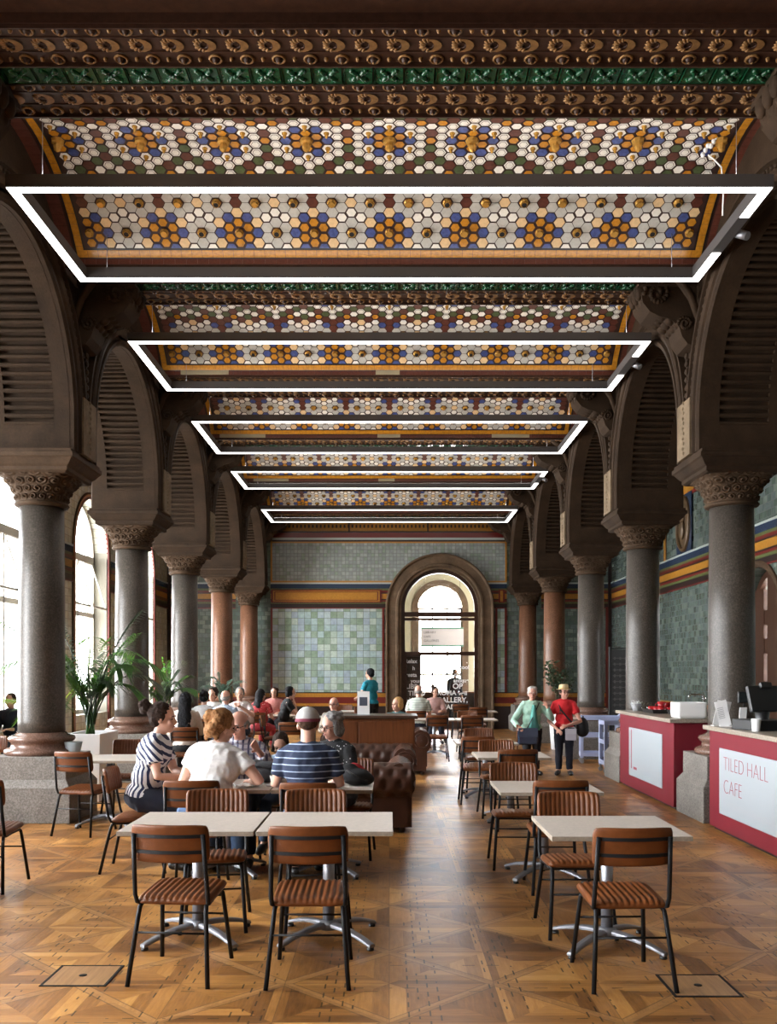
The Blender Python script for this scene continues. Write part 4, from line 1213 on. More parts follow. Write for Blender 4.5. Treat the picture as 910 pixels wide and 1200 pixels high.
# mahogany station behind the sofas
t = empty('mahogany_counter', (-.18, 13.22, 0), 0, 'mahogany panelled counter with dark top behind the sofas', 'counter')
q = MB(); q.box(-.52, .53, -.33, .33, .06, 1.0); q.build('body', M['mahogany'], t, .006)
q = MB(); q.box(-.50, .51, -.31, .31, 0, .06); q.build('kickboard', M['dark_wood'], t)
for a, b in ((-.50, -.26), (-.24, .51)):
    q = MB(); q.box(a, b, -.338, -.33, .12, .97); q.build('panel', M['mahogany'], t, .004)
q = MB(); q.box(-.56, .57, -.37, .37, 1.0, 1.045); q.build('counter_top', M['dark_wood'], t, .008)
t = empty('menu_stand', (-.36, 13.05, 1.045), -4, 'white menu card with dark picture standing on the mahogany counter', 'menu')
q = MB(); q.box(-.085, .085, -.002, .002, .006, .33); q.build('card', M['white'], t)
q = MB(); q.box(-.055, .055, -.0035, -.002, .13, .25); q.build('picture', mat('slate_print', (.06,.07,.10), .5), t)
q = MB(); q.box(-.09, .09, -.03, .03, 0, .008); q.build('foot', M['panel'], t)

# ------------------------------------------------------------------ red service counters
def counter(y0, y1, label, x0=3.385, depth=.80, h=1.085, text_lines=None, lpanel=None):
    t = empty('service_counter', (x0, (y0+y1)/2, 0), 0, label, 'counter', 'red service counters')
    d = (y1-y0)/2
    q = MB(); q.box(.0, depth-.1, -d+.02, d-.02, .035, h-.045); q.build('body', M['red'], t, .004)
    q = MB(); q.box(.04, depth-.14, -d+.06, d-.06, 0, .04); q.build('kickboard', M['tray'], t)
    q = MB(); q.box(-.06, depth-.05, -d-.03 if y0 > 9 else -d, d+.02, h-.045, h); q.build('counter_top', M['counter_top'], t, .004)
    a, b = lpanel
    q = MB(); q.box(-.006, .0, a-(y0+y1)/2, b-(y0+y1)/2, .20, .87); pn = q.build('front_panel', M['panel'], t)
    return t, pn
c1, p1 = counter(7.46, 9.95, 'nearest red counter with lettered white panel at the right edge', lpanel=(7.62, 9.62))
def to_mesh_text(o):
    dg = bpy.context.evaluated_depsgraph_get(); me = bpy.data.meshes.new_from_object(o.evaluated_get(dg))
    n = bpy.data.objects.new(o.name, me); COL.objects.link(n); n.parent = o.parent; n.location = o.location; n.rotation_euler = o.rotation_euler; n.scale = o.scale
    nm = o.name; bpy.data.objects.remove(o); n.name = nm
    return n
yc = (7.46+9.95)/2
text('lettering', 'TILED HALL', M['sign_red'], p1, (-.0075, 9.50-yc, .655), (pi/2, 0, -pi/2), .205, .0006, off=-.0055, sx=1.05)
text('lettering', 'CAFE', M['sign_red'], p1, (-.0075, 9.50-yc, .425), (pi/2, 0, -pi/2), .205, .0006, off=-.0055, sx=1.05)
c2, p2 = counter(11.16, 13.80, 'second red counter with white panel, carrying the tray of red cups', x0=3.385, lpanel=(11.64, 13.24))
yc2 = (11.16+13.80)/2
q = MB(); q.box(-.0075, -.006, 13.09-yc2, 13.13-yc2, .30, .84); q.box(-.0075, -.006, 12.83-yc2, 13.0-yc2, .30, .335); q.build('logo', M['sign_red'], p2)
# ---- things on the counters
def cup(mb, x, y, z, r=.042, h=.06):
    mb.lathe([(r*.55, 0), (r*.6, .004), (r, h), (r*.93, h), (r*.5, .008), (.001, .008)], 16, (x, y, z))
for (x, y, lab) in ((3.72, 12.85, 'black tray at the far end of the red counter, loaded with red cups'), (3.86, 12.12, 'black tray with red cups beside the white basin')):
    t = empty('serving_tray', (x, y, 1.085), 0, lab, 'tray')
    q = MB(); P = [[(cos(a)*0 + sx*(.20+e), sy*(.28+e), z) for sx, sy in ((-1,-1),(1,-1),(1,1),(-1,1))] for e, z, a in ((-.02, .0, 0), (0, .055, 0), (-.012, .055, 0), (-.03, .008, 0))]
    q.grid(P, cv=True, smooth=False); q.cap(P[0]); q.cap(P[-1], True); q.build('tray_body', M['tray'], t, .004)
cups = [(3.64, 13.02), (3.76, 12.98), (3.66, 12.86), (3.79, 12.80), (3.68, 12.70), (3.80, 12.66), (3.80, 12.28), (3.92, 12.24), (3.82, 12.10), (3.94, 12.04)]
lab = ['far left', 'second', 'third', 'fourth', 'fifth', 'sixth']
for i, (x, y) in enumerate(cups):
    for k in range(2 if i in (1, 3, 4, 6, 8) else 1):
        q = MB(); cup(q, 0, 0, 0, .056, .075); q.torus((.060, 0, .040), .02, .005, Matrix.Rotation(pi/2, 3, 'X'), 10, 5)
        o = q.build('coffee_cup', M['cup_red'], loc=(x, y, 1.0935 + .066*k), rot=(0, 0, random.uniform(0, 6)))
        tag(o, 'small red coffee cup among those on the black tray %s' % ('at the counter end' if i < 6 else 'beside the white basin'), 'cup', 'red cups on the %s tray' % ('far' if i < 6 else 'near'))
t = empty('sugar_bowl', (3.55, 13.45, 1.085), 0, 'grey bowl heaped with sugar sachets at the far end of the red counter', 'bowl')
q = MB(); q.lathe([(.06, 0), (.065, .01), (.10, .11), (.094, .11), (.055, .012), (.001, .012)], 24); q.build('bowl', M['grey_plastic'], t)
q = MB(); rnd = random.Random(5)
for k in range(26): q.obox((rnd.uniform(-.06,.06), rnd.uniform(-.06,.06), .10+rnd.uniform(0,.03)), .05, .012, .03, Euler((rnd.uniform(-1,1), rnd.uniform(-1,1), rnd.uniform(0,3))).to_matrix())
o = q.build('sachets', M['white'], t); o['kind'] = 'stuff'
for i, (x, y) in enumerate(((3.58, 13.2), (3.66, 13.24))):
    q = MB(); q.lathe([(.03, 0), (.032, .005), (.04, .13), (.037, .13), (.029, .01), (.001, .01)], 16)
    tag(q.build('drinking_glass', M['glasscup'], loc=(x, y, 1.085)), 'clear tumbler between the sugar bowl and the red cups, %s of two' % ('front' if i == 0 else 'rear'), 'glass', 'clear tumblers on the counter')
t = empty('white_basin', (3.62, 11.36, 1.085), 0, 'white rounded ceramic basin on the near end of the second red counter', 'basin')
q = MB(); P = []
for e, z in ((-.03, 0), (-.005, .015), (0, .05), (0, .185), (-.006, .195), (-.02, .195), (-.025, .18), (-.03, .03)):
    row = []
    for k in range(80):
        a = 2*pi*k/80; c, s_ = cos(a), sin(a); f = (abs(c)**16 + abs(s_)**16)**(-1/16)
        row.append((f*c*(.18+e), f*s_*(.16+e), z))
    P.append(row)
q.grid(P, cv=True); q.cap(P[0], True); q.cap(P[-1]); q.build('bowl', M['white_cer'], t)
t = empty('water_tap', (3.93, 11.75, 1.085), 0, 'chrome water tap standing behind the white basin', 'tap')
q = MB(); q.lathe([(.03, 0), (.03, .012), (.012, .02), (.012, .27)], 14); q.build('stem', M['chrome'], t)
q = MB(); q.tube([(0, 0, .25), (-.02, 0, .275), (-.16, 0, .28), (-.18, 0, .265), (-.18, 0, .23)], .012, 10); q.build('spout', M['chrome'], t)
for sx in (-1, 1): q = MB(); q.tube([(.0, 0, .22), (.01, sx*.09, .24)], [.008, .012], 8); q.build('lever', M['chrome'], t)
# leaflets, till and screens on the nearest counter
for i, (x, y, rz, w_, h_, tl, lb) in enumerate(((3.44, 9.80, 15, .16, .26, 9, 'white leaflet fanned open behind the leaning card on the red counter'), (3.46, 9.66, -8, .12, .27, -14, 'white card leaning to the right on the near red counter'), (3.575, 9.52, 4, .075, .20, 0, 'narrow upright white menu holder in front of the till'))):
    t = empty('menu_card', (x, y, 1.085), rz, lb, 'menu card')
    q = MB(); Mt = Matrix.Rotation(R(tl), 3, 'Y') @ Matrix.Rotation(R(8), 3, 'X')
    q.obox(tuple(Mt @ Vector((0, 0, h_/2+.004))), w_, .006, h_, Mt); q.build('card', M['white'], t)
    q = MB(); q.box(-w_/2, w_/2, -.03, .03, 0, .008); q.build('foot', M['white'], t)
    if i == 1:
        q = MB()
        for k in range(7): q.obox(tuple(Mt @ Vector((-.015, -.0045, h_*.35+.018*k))), .06, .001, .004, Mt)
        q.build('printed_lines', M['grey_plastic'], t)
t = empty('till', (3.62, 9.12, 1.085), 12, 'black till with tilted touch screen on the near red counter', 'till')
q = MB(); q.lathe([(.15, 0), (.15, .02), (.08, .05), (.06, .10), (.075, .2)], 20); q.build('stand', M['tray'], t)
Mt = Matrix.Rotation(R(-18), 3, 'X')
q = MB(); q.obox((0, -.02, .30), .32, .05, .26, Mt); q.build('screen_housing', M['tray'], t, .01)
q = MB(); q.obox((0, .012, .305), .29, .006, .23, Mt); q.build('screen', M['screen'], t)
q = MB(); q.obox((.02, -.02, .43), .12, .05, .06, Mt); q.build('scanner', M['tray'], t, .01)
q = MB(); q.box(-.2, .2, -.2, .2, -.0, .10); q.build('cash_drawer', M['tray'], t, .006)
t = empty('customer_display', (3.665, 9.70, 1.085), 8, 'small square dark display on a thin pole beside the till', 'display')
q = MB(); q.tube([(0, 0, 0), (0, 0, .24)], .01, 8); q.build('pole', M['tray'], t)
q = MB(); q.lathe([(.05, 0), (.05, .01), (.012, .02)], 14); q.build('base', M['tray'], t)
q = MB(); q.box(-.07, .07, -.015, .015, .24, .36); q.build('screen_housing', M['tray'], t, .006)
q = MB(); q.box(-.058, .058, -.019, -.015, .25, .35); q.build('screen', M['screen'], t)
t = empty('coffee_machine', (3.85, 8.46, 1.085), 0, 'dark coffee machine at the right edge beside the till', 'coffee machine')
q = MB(); q.box(-.2, .2, -.3, .3, 0, .08); q.box(-.0, .2, -.3, .3, .08, .42); q.box(-.2, .2, -.3, .3, .34, .46); q.build('body', M['tray'], t, .015)
q = MB(); q.box(-.19, -.17, -.29, .29, .05, .06); q.build('drip_grille', M['chrome'], t)
for y in (-.15, .15):
    q = MB(); q.lathe([(.03, .28), (.03, .34)], 12, (-.11, y, 0)); g_ = q.build('group_head', M['chrome'], t)
    q = MB(); q.tube([(-.11, y, .275), (-.26, y, .265)], .012, 8); q.build('handle', M['tray'], g_)
q = MB(); q.box(-.205, -.2, -.29, -.05, .36, .40); q.build('light_strip', mat('lime_plastic', (.25,.5,.05), .4), t)
q = MB(); q.lathe([(.035, 0), (.036, .01), (.045, .12), (.041, .12), (.03, .01), (.001, .01)], 14)
tag(q.build('paper_cup', M['white'], loc=(3.46, 8.86, 1.085)), 'pale cup standing in front of the coffee machine', 'cup')

# ------------------------------------------------------------------ utility carts and rack
def cart(x, y, rz, label, h=.86):
    t = empty('utility_cart', (x, y, 0), rz, label, 'trolley', 'lavender plastic utility carts')
    w_, d = .42, .70
    for i, z in enumerate((.16, .50, h-.05)):
        q = MB(); e = w_/2, d/2
        P = [[(sx*(e[0]+k), sy*(e[1]+k), zz) for sx, sy in ((-1,-1),(1,-1),(1,1),(-1,1))] for k, zz in ((0, z-.03), (0, z+.04), (-.015, z+.04), (-.02, z))]
        q.grid(P, cv=True, smooth=False); q.cap(P[0]); q.cap(P[-1], True); q.build('shelf', M['cart'], t, .005)
    for sx in (-1, 1):
        for sy in (-1, 1):
            q = MB(); q.box(sx*(w_/2-.03)-.028, sx*(w_/2-.03)+.028, sy*(d/2-.03)-.028, sy*(d/2-.03)+.028, .10, h-.04); q.build('post', M['cart'], t, .006)
            k = MB(); k.tube([(sx*(w_/2-.03)-.012, sy*(d/2-.03), .04), (sx*(w_/2-.03)+.012, sy*(d/2-.03), .04)], .04, 14); k.box(sx*(w_/2-.03)-.02, sx*(w_/2-.03)+.02, sy*(d/2-.03)-.012, sy*(d/2-.03)+.012, .05, .11); k.build('caster', M['grey_plastic'], t)
    q = MB(); q.tube([(-w_/2+.03, -d/2, h-.02), (-w_/2+.03, -d/2-.07, h+.03), (w_/2-.03, -d/2-.07, h+.03), (w_/2-.03, -d/2, h-.02)], .018, 8); q.build('handle', M['cart'], t)
    return t
cart(3.80, 17.0, 82, 'lavender plastic trolley beside the third right column, with open shelves')
cart(3.83, 15.42, 90, 'second lavender trolley, nearer and half hidden by the stone plinth')
t = empty('display_rack', (4.32, 17.4, 0), 10, 'tall dark perforated rack leaning by the third right column', 'rack')
q = MB(); q.box(-.24, .24, -.02, .02, .02, 2.05); q.build('back_panel', M['tray'], t, .004)
for k in range(16):
    q = MB(); q.box(-.20, .20, -.026, -.02, .27+.108*k, .285+.108*k)
    for j in range(4): q.box(-.18+.11*j, -.15+.11*j, -.03, -.02, .25+.108*k, .30+.108*k)
    q.build('slotted_rail', M['led_body'], t)
q = MB()
for sx in (-1, 1): q.box(sx*.25-.015, sx*.25+.015, -.03, .03, 0, 2.1)
q.box(-.26, .26, -.03, .03, 2.07, 2.1); q.build('frame', M['black_metal'], t)

# floor hatches
for x, y, lb in ((-1.66, 5.09, 'square inlaid floor hatch in the left foreground parquet'), (1.62, 4.93, 'square dark-edged floor hatch by the front right chair')):
    t = empty('floor_hatch', (x, y, 0), 0, lb, 'hatch', 'floor hatches')
    q = MB(); q.box(-.16, .16, -.16, .16, 0, .003); q.build('lid', wood_mat('hatch_oak', (.20,.10,.036), (.36,.19,.075), .35, 1), t)
    q = MB()
    for a, b, c, d in ((-.175, .175, -.175, -.16), (-.175, .175, .16, .175), (-.175, -.16, -.16, .16), (.16, .175, -.16, .16)): q.box(a, b, c, d, 0, .004)
    q.build('metal_frame', M['black_metal'], t)
    q = MB(); q.lathe([(.022, .003), (.022, .005), (.012, .006)], 10); q.build('finger_ring', M['black_metal'], t)

# ------------------------------------------------------------------ plants
def frond(t, root, az, L, rise, droop, mt, nl=22, ll=.30, name='frond', hf=.5):
    mb = MB(); P = []
    dx, dy = cos(az), sin(az)
    for i in range(15):
        s = i/14; r = L*hf*s**1.5; z = L*rise*(s - droop*s**3)
        P.append(Vector((root[0]+dx*r, root[1]+dy*r, root[2]+z)))
    mb.tube(P, [.010*(1-.8*i/14)+.0015 for i in range(15)], 5)
    side = Vector((-dy, dx, 0))
    for k in range(nl):
        s = .28 + .72*k/(nl-1); i = min(13, int(s*14)); f = s*14 - i
        p = P[i].lerp(P[i+1], f); tg = (P[i+1]-P[i]).normalized()
        l = ll*(sin(pi*min(1, .18+.82*(1-abs(s-.55)/.6)))*.9 + .12)
        for sg in (-1, 1):
            d = (tg*.75 + side*sg*.75 + Vector((0, 0, -.12 - .25*s))).normalized()
            wv = d.cross(Vector((0, 0, 1))).normalized()*.014
            a = p; b = p + d*l*.45 + Vector((0,0,.012)); c = p + d*l + Vector((0, 0, -.05*l/.3))
            mb.face([a, b-wv*1.2, c, b+wv*1.2], True)
    return mb.build(name, mt, t, fix=False)
def palm(x, y, z0, label, n, L, mts, seed, cat='palm', pot=None, rz=0, az=None, ll=.3):
    rnd = random.Random(seed); t = empty('potted_palm', (x, y, z0), 0, label, cat)
    q = MB()
    for k in range(5): q.tube([(rnd.uniform(-.05,.05), rnd.uniform(-.05,.05), -.06), (rnd.uniform(-.08,.08), rnd.uniform(-.08,.08), .22)], [.02, .012], 6)
    q.build('stems', mts[0], t)
    for k in range(n):
        a = (az[k] if az and k < len(az) else rnd.uniform(0, 2*pi))
        frond(t, (rnd.uniform(-.05,.05), rnd.uniform(-.05,.05), .1), a, L*rnd.uniform(.75, 1.12), rnd.uniform(.8, 1.1), rnd.uniform(.1, .6), mts[k % len(mts)], 24, ll, hf=rnd.uniform(.25, .75))
    return t
def planter(x, y, w_, d, h, label):
    t = empty('planter', (x, y, 0), 0, label, 'planter')
    q = MB(); P = [[(sx*(w_/2+e), sy*(d/2+e), z) for sx, sy in ((-1,-1),(1,-1),(1,1),(-1,1))] for e, z in ((-.02, 0), (0, h), (-.025, h), (-.03, h-.06))]
    q.grid(P, cv=True, smooth=False); q.cap(P[0]); q.build('trough', M['white'], t, .006)
    q = MB(); q.box(-w_/2+.028, w_/2-.028, -d/2+.028, d/2-.028, h-.1, h-.05); q.build('soil', M['soil'], t)
    return t
planter(-3.88, 12.25, .46, .8, .86, 'tall white planter box between the first two left columns')
palm(-3.90, 12.25, .86, 'large green palm arching from the white planter behind the near left column', 26, 1.5, [M['leaf'], M['leaf'], M['leaf_dark']], 4, az=[-.2, .1, .35, -.5, 2.9, 3.3, 2.4, .7, -.9, 1.3, 1.8, -1.5, -2.2, .05, -.35, 3.6], ll=.34)
planter(-5.05, 14.0, .5, .9, .55, 'white planter box by the left windows behind the palms')
palm(-5.05, 14.0, .55, 'bright yellow-green sunlit plant in the planter by the left windows', 12, .95, [M['leaf_bright'], M['leaf']], 9, ll=.3)
planter(-3.90, 16.2, .46, .7, .85, 'white planter behind the second left column')
palm(-3.90, 16.2, .85, 'dark palm behind the second left column, beyond the long-haired woman', 13, 1.0, [M['leaf_dark'], M['leaf']], 12, ll=.28)
def pot_thing(x, y, prof, label, mt, z=0):
    t = empty('plant_pot', (x, y, z), 0, label, 'pot')
    q = MB(); q.lathe(prof, 24); q.build('pot', mt, t)
    r, h = prof[-1]; q = MB(); q.lathe([(r*.9, h-.05), (.001, h-.045)], 18); q.build('soil', M['soil'], t)
    return t
pot_thing(-3.55, 10.55, [(.07, 0), (.075, .01), (.10, .14), (.095, .14)], 'small greyish plant pot on the near left stone plinth ledge', M['panel'], .722)
pot_thing(-3.62, 20.3, [(.16, 0), (.17, .02), (.22, .95), (.21, .95)], 'tall pot holding the bluish fern by the left red column', M['grey_plastic'])
palm(-3.62, 20.3, .95, 'bluish grey fern in a pot left of the tiled end wall', 12, .62, [M['leaf_blue']], 21, 'fern', ll=.2)
pot_thing(-4.75, 20.2, [(.16, 0), (.17, .02), (.2, .9), (.19, .9)], 'pot of the slender plant between the left columns', M['white'])
def ficus(x, y, z0, label, h, n, seed, mt, spread=.42):
    rnd = random.Random(seed); t = empty('potted_ficus', (x, y, z0), 0, label, 'plant')
    q = MB(); tips = []
    for k in range(7):
        a = rnd.uniform(0, 6.28); e = Vector((cos(a)*spread*rnd.uniform(.3, 1), sin(a)*spread*rnd.uniform(.3, 1), h*rnd.uniform(.6, 1)))
        m_ = Vector((e.x*.35, e.y*.35, e.z*.55)); q.tube([(0, 0, -.05), m_, e], [.014, .009, .004], 6); tips += [(m_, e)]
    q.build('branches', M['bark'], t)
    q = MB()
    for k in range(n):
        m_, e = rnd.choice(tips); p = m_.lerp(e, rnd.uniform(0, 1.1)) + Vector([rnd.gauss(0, .05) for _ in range(3)])
        d = Vector((rnd.gauss(0, 1), rnd.gauss(0, 1), rnd.gauss(-.1, .6))).normalized(); l = rnd.uniform(.07, .12); wv = d.cross(Vector((rnd.gauss(0,1), rnd.gauss(0,1), 1))).normalized()*l*.27
        q.face([p, p+d*l*.45+wv, p+d*l, p+d*l*.45-wv], True)
    o = q.build('foliage', mt, t, fix=False)
    return t
pot_thing(3.58, 19.9, [(.14, 0), (.15, .02), (.21, .82), (.20, .82)], 'tall white tapered pot behind the woman in red', M['white'])
ficus(3.58, 19.9, .78, 'leafy ficus rising behind the woman in the straw hat', 1.05, 420, 5, M['leaf_dark'], .45)
ficus(-4.75, 20.2, .86, 'slender green plant between the third and fourth left columns', 1.0, 160, 8, M['leaf'], .22)
# ------------------------------------------------------------------ people
SK = {
 'fair': mat('fair_skin', (.58,.33,.24), .5, 0, .08, 20),
 'pink': mat('pink_skin', (.60,.31,.23), .5, 0, .08, 20),
 'tan': mat('tan_skin', (.42,.22,.14), .5, 0, .08, 20),
}
HR = {k: mat('hair_' + k, c, .75, 0, .5, 60, .6, 130, spec=.2) for k, c in
      {'dark_brown': (.028,.014,.009), 'black': (.008,.008,.010), 'ginger': (.25,.115,.042), 'grey': (.20,.19,.185), 'white': (.52,.50,.47), 'blonde': (.45,.27,.10), 'thin_grey': (.30,.27,.25), 'brown': (.07,.035,.02)}.items()}
EYE = mat('dark_eye', (.02,.012,.01), .2); LIP = mat('lip_rose', (.34,.11,.09), .5)
FRAMEM = mat('spectacle_frame', (.03,.02,.02), .3)
def clouds(sc):
    t = bpy.data.textures.new('clouds', 'CLOUDS'); t.noise_scale = sc; t.noise_depth = 2; return t
CLH, CLC = clouds(.022), clouds(.075)
def bake(o, voxel, smooth=4, disp=None):
    r = o.modifiers.new('remesh', 'REMESH'); r.mode = 'VOXEL'; r.voxel_size = voxel; r.use_smooth_shade = True
    s_ = o.modifiers.new('smooth', 'SMOOTH'); s_.factor = .5; s_.iterations = smooth
    if disp:
        d = o.modifiers.new('folds', 'DISPLACE'); d.texture = disp[0]; d.strength = disp[1]; d.mid_level = .45; d.texture_coords = 'LOCAL'
    dg = bpy.context.evaluated_depsgraph_get()
    me = bpy.data.meshes.new_from_object(o.evaluated_get(dg)); me.name = o.name
    o.modifiers.clear(); old = o.data; o.data = me; bpy.data.meshes.remove(old)
    me.polygons.foreach_set('use_smooth', [True]*len(me.polygons))
    return o
def rotm(yaw, pitch, roll=0): return Euler((R(pitch), R(roll), R(yaw)), 'XYZ').to_matrix()
def hand(mb, wrist, d, palm_n, curl=.5, s=1):
    """palm, four unequal bent fingers and a thumb growing from the wrist along d"""
    d = Vector(d).normalized(); n = Vector(palm_n); n = (n - d*n.dot(d)).normalized(); sd = d.cross(n)
    w = Vector(wrist)
    Mx = Matrix((sd, d, n)).transposed()
    mb.ell(w + d*.048*s, .040*s, .052*s, .017*s, Mx, 12, 7)
    for k, (o, l) in enumerate(((-.030, .072), (-.010, .082), (.011, .076), (.030, .060))):
        a = w + d*.080*s + sd*o*s; l *= s
        c1, c2, c3 = curl*.5, curl*1.3, curl*2.0
        p1 = a + (d*cos(c1) + n*sin(c1))*l*.45; p2 = p1 + (d*cos(c2) + n*sin(c2))*l*.32; p3 = p2 + (d*cos(c3) + n*sin(c3))*l*.24
        mb.limb([a - d*.02*s, a, p1, p2, p3], [.010*s, .010*s, .009*s, .0085*s, .0075*s], 8)
    t0 = w + d*.03*s - sd*.034*s; t1 = t0 + (d*.6 - sd*.7 + n*.3).normalized()*.035*s; t2 = t1 + (d*.9 - sd*.15 + n*.4).normalized()*.03*s
    mb.limb([w + d*.015*s - sd*.015*s, t0, t1, t2], [.014*s, .013*s, .011*s, .009*s], 8)
def person(label, x, y, rz, sit=True, s=1.0, z0=None, lean=8, side=0, yaw=0, pitch=0, roll=0, arms=None, skin='fair', hair='short', hairc='dark_brown',
           top=None, sleeve=.5, bottom=None, bottom_len=1.0, build=1.0, glasses=False, shoes=None, hat=None, hatm=None, face=True, voxel=.0095, collar=False, group=None, open_coat=None, turn=0, knees=None, fh=1.0):
    t = empty('person', (x, y, 0), rz, label, 'person', group)
    hipz = (.545 if sit else .86*s) if z0 is None else z0
    sd = Vector((sin(R(side)), sin(R(lean)), cos(R(lean)))).normalized()
    hip = Vector((0, 0, hipz)); up = sd
    Rt = Matrix.Rotation(R(turn), 3, 'Z')
    q = build
    tor = .545*s
    waist = hip + up*tor*.34; chest = hip + up*tor*.70; neck = hip + up*tor*1.02
    xs = Rt @ Vector((1, 0, 0)); xs = (xs - up*xs.dot(up)).normalized(); ys = up.cross(xs)
    Mt = Matrix((xs, ys, up)).transposed()
    shl = hip + up*tor*.90
    SH = {1: shl - up*.030*s + xs*.152*s*q**.5, -1: shl - up*.030*s - xs*.152*s*q**.5}
    Mh = Rt @ rotm(yaw, pitch, roll)
    hc = neck + up*.050*s + Vector((0, 0, .068*s)) + Rt @ Vector((0, .022, 0))
    H = lambda v: hc + Mh @ (Vector(v)*(.5+.5*s)*fh)
    hs = (.5+.5*s)*fh
    # legs
    legs = {}
    for k in (1, -1):
        if sit:
            kn = Vector((k*.12*s, .43*s, .51)); an = Vector((k*.13*s, .45*s, .09)); toe = an + Vector((k*.02, .15, -.055))
        else:
            kn = Vector((k*.095*s, .015, .47*s)); an = Vector((k*.10*s, -.01, .08)); toe = an + Vector((k*.03, .14, -.045))
        if knees: kn, an, toe = [Vector(v) for v in knees[k]]
        legs[k] = (Vector((k*.09*s*q**.5, .0, hipz)), kn, an, toe)
    arms = arms or {}
    A = {}
    for k in (1, -1):
        if k in arms: e, w = [Vector(v) for v in arms[k][:2]]; nrm = arms[k][2] if len(arms[k]) > 2 else (0, 0, -1); cu = arms[k][3] if len(arms[k]) > 3 else .5
        elif sit: e = SH[k] + Vector((k*.07, .06, -.26*s)); w = Vector((k*.13, e.y+.21, hipz+.20)); nrm = (0, 0, -1); cu = .5
        else: e = SH[k] + Vector((k*.06, -.02, -.27*s)); w = e + Vector((k*.01, .07, -.23*s)); nrm = (-k, 0, 0); cu = .5
        A[k] = (SH[k], e, w, nrm, cu)
    # --- body: one continuous skin surface
    mb = MB()
    mb.ell(hip + Vector((0,0,.01)), .165*s*q, .115*s*q, .115*s, Mt, 18, 10)
    mb.ell(waist, .135*s*q, .098*s*q, .15*s, Mt, 18, 10)
    mb.ell(chest, .160*s*q, .108*s*q, .17*s, Mt, 18, 10)
    mb.ell(shl - up*.01, .175*s*q**.5, .075*s, .065*s, Mt, 18, 10)
    mb.limb([shl - up*.02, neck, hc - Vector((0,0,.03))], [.062*s, .052*s, .05*s])
    mb.ell(H((0, -.010, .038)), .073*hs, .093*hs, .085*hs, Mh, 18, 12)
    mb.ell(H((0, .020, -.045)), .055*hs, .066*hs, .070*hs, Mh, 16, 10)
    mb.ell(H((0, .062, -.088)), .026*hs, .024*hs, .022*hs, Mh, 10, 6)
    mb.limb([H((0, .083, .012)), H((0, .102, -.022)), H((0, .096, -.030))], [.010*hs, .014*hs, .013*hs], 8)
    for k in (1, -1):
        mb.ell(H((k*.074, -.005, -.012)), .011*hs, .021*hs, .032*hs, Mh, 8, 6)
        mb.ell(H((k*.040, .066, -.028)), .022*hs, .018*hs, .020*hs, Mh, 8, 6)
        mb.ell(H((k*.030, .078, .022)), .022*hs, .010*hs, .009*hs, Mh, 8, 5)
    mb.ell(H((0, .080, -.060)), .024*hs, .012*hs, .012*hs, Mh, 8, 5)
    for k in (1, -1):
        h, kn, an, toe = legs[k]
        mb.limb([h, h.lerp(kn, .5), kn, kn.lerp(an, .35), an], [.082*s*q, .072*s*q, .055*s, .052*s, .036*s])
        mb.limb([an, toe], [.036*s, .028*s])
        S_, e, w, nrm, cu = A[k]
        mb.limb([S_, S_.lerp(e, .5), e, e.lerp(w, .35), w], [.048*s, .044*s*q**.5, .038*s, .037*s, .026*s])
        hand(mb, w, w - e, nrm, cu, s)
    body = bake(mb.build('body', SK[skin], t, fix=False), voxel)
    # --- clothing follows the same joints
    if top:
        c = MB(); g = .014
        c.ell(hip + up*.03, .165*s*q+g, .118*s*q+g, .10*s, Mt, 20, 10)
        c.ell(waist, .140*s*q+g, .104*s*q+g, .16*s, Mt, 20, 10)
        c.ell(chest, .160*s*q+g, .108*s*q+g, .165*s+g, Mt, 20, 10)
        c.ell(shl - up*.012, .178*s*q**.5+g, .075*s+g, .062*s+g*.7, Mt, 20, 10)
        for k in (1, -1):
            S_, e, w, nrm, cu = A[k]
            if sleeve <= 1: pts = [S_, S_.lerp(e, .5*sleeve), S_.lerp(e, sleeve)]; rs = [.054*s+g*.8, .050*s*q**.5+g*.9, .048*s*q**.5+g*1.1]
            else: pts = [S_, S_.lerp(e, .6), e, e.lerp(w, (sleeve-1)*.6), e.lerp(w, sleeve-1)]; rs = [.054*s+g*.8, .047*s*q**.5+g*.9, .041*s+g, .038*s+g, .030*s+g]
            c.tube([pts[0]-(pts[1]-pts[0])*.3] + pts, [rs[0]*.75] + rs, 14)
        bake(c.build('shirt', top, t, fix=False), voxel, 3, (CLC, .022))
    if collar:
        c = MB(); c.torus(neck - up*.012, .064*s, .014, Mt, 20, 6); c.build('collar', top, t)
    if bottom:
        c = MB(); g = .012
        c.ell(hip, .168*s*q+g, .120*s*q+g, .115*s, Mt, 18, 10)
        for k in (1, -1):
            h, kn, an, toe = legs[k]
            P = [h, h.lerp(kn, .5), kn] ; r_ = [.084*s*q+g, .074*s*q+g, .06*s+g]
            if bottom_len > .5: P += [kn.lerp(an, .5), kn.lerp(an, .97)]; r_ += [.055*s+g, .045*s+g]
            c.limb(P[:1] + P[1:], r_) if bottom_len <= .5 else c.tube(P, r_, 14)
        bake(c.build('trousers', bottom, t, fix=False), voxel*1.1, 3, (CLC, .016))
    for k in (1, -1):
        h, kn, an, toe = legs[k]
        c = MB(); c.limb([an + Vector((0, -.03, -.035)), an.lerp(toe, .6) + Vector((0,0,-.012)), toe + Vector((0,.015,.0))], [.040, .042, .036])
        o = bake(c.build('shoe', shoes or M['tray'], t, fix=False), .010, 2)
        me = o.data
        for v in me.vertices: v.co.z = max(v.co.z, .002)
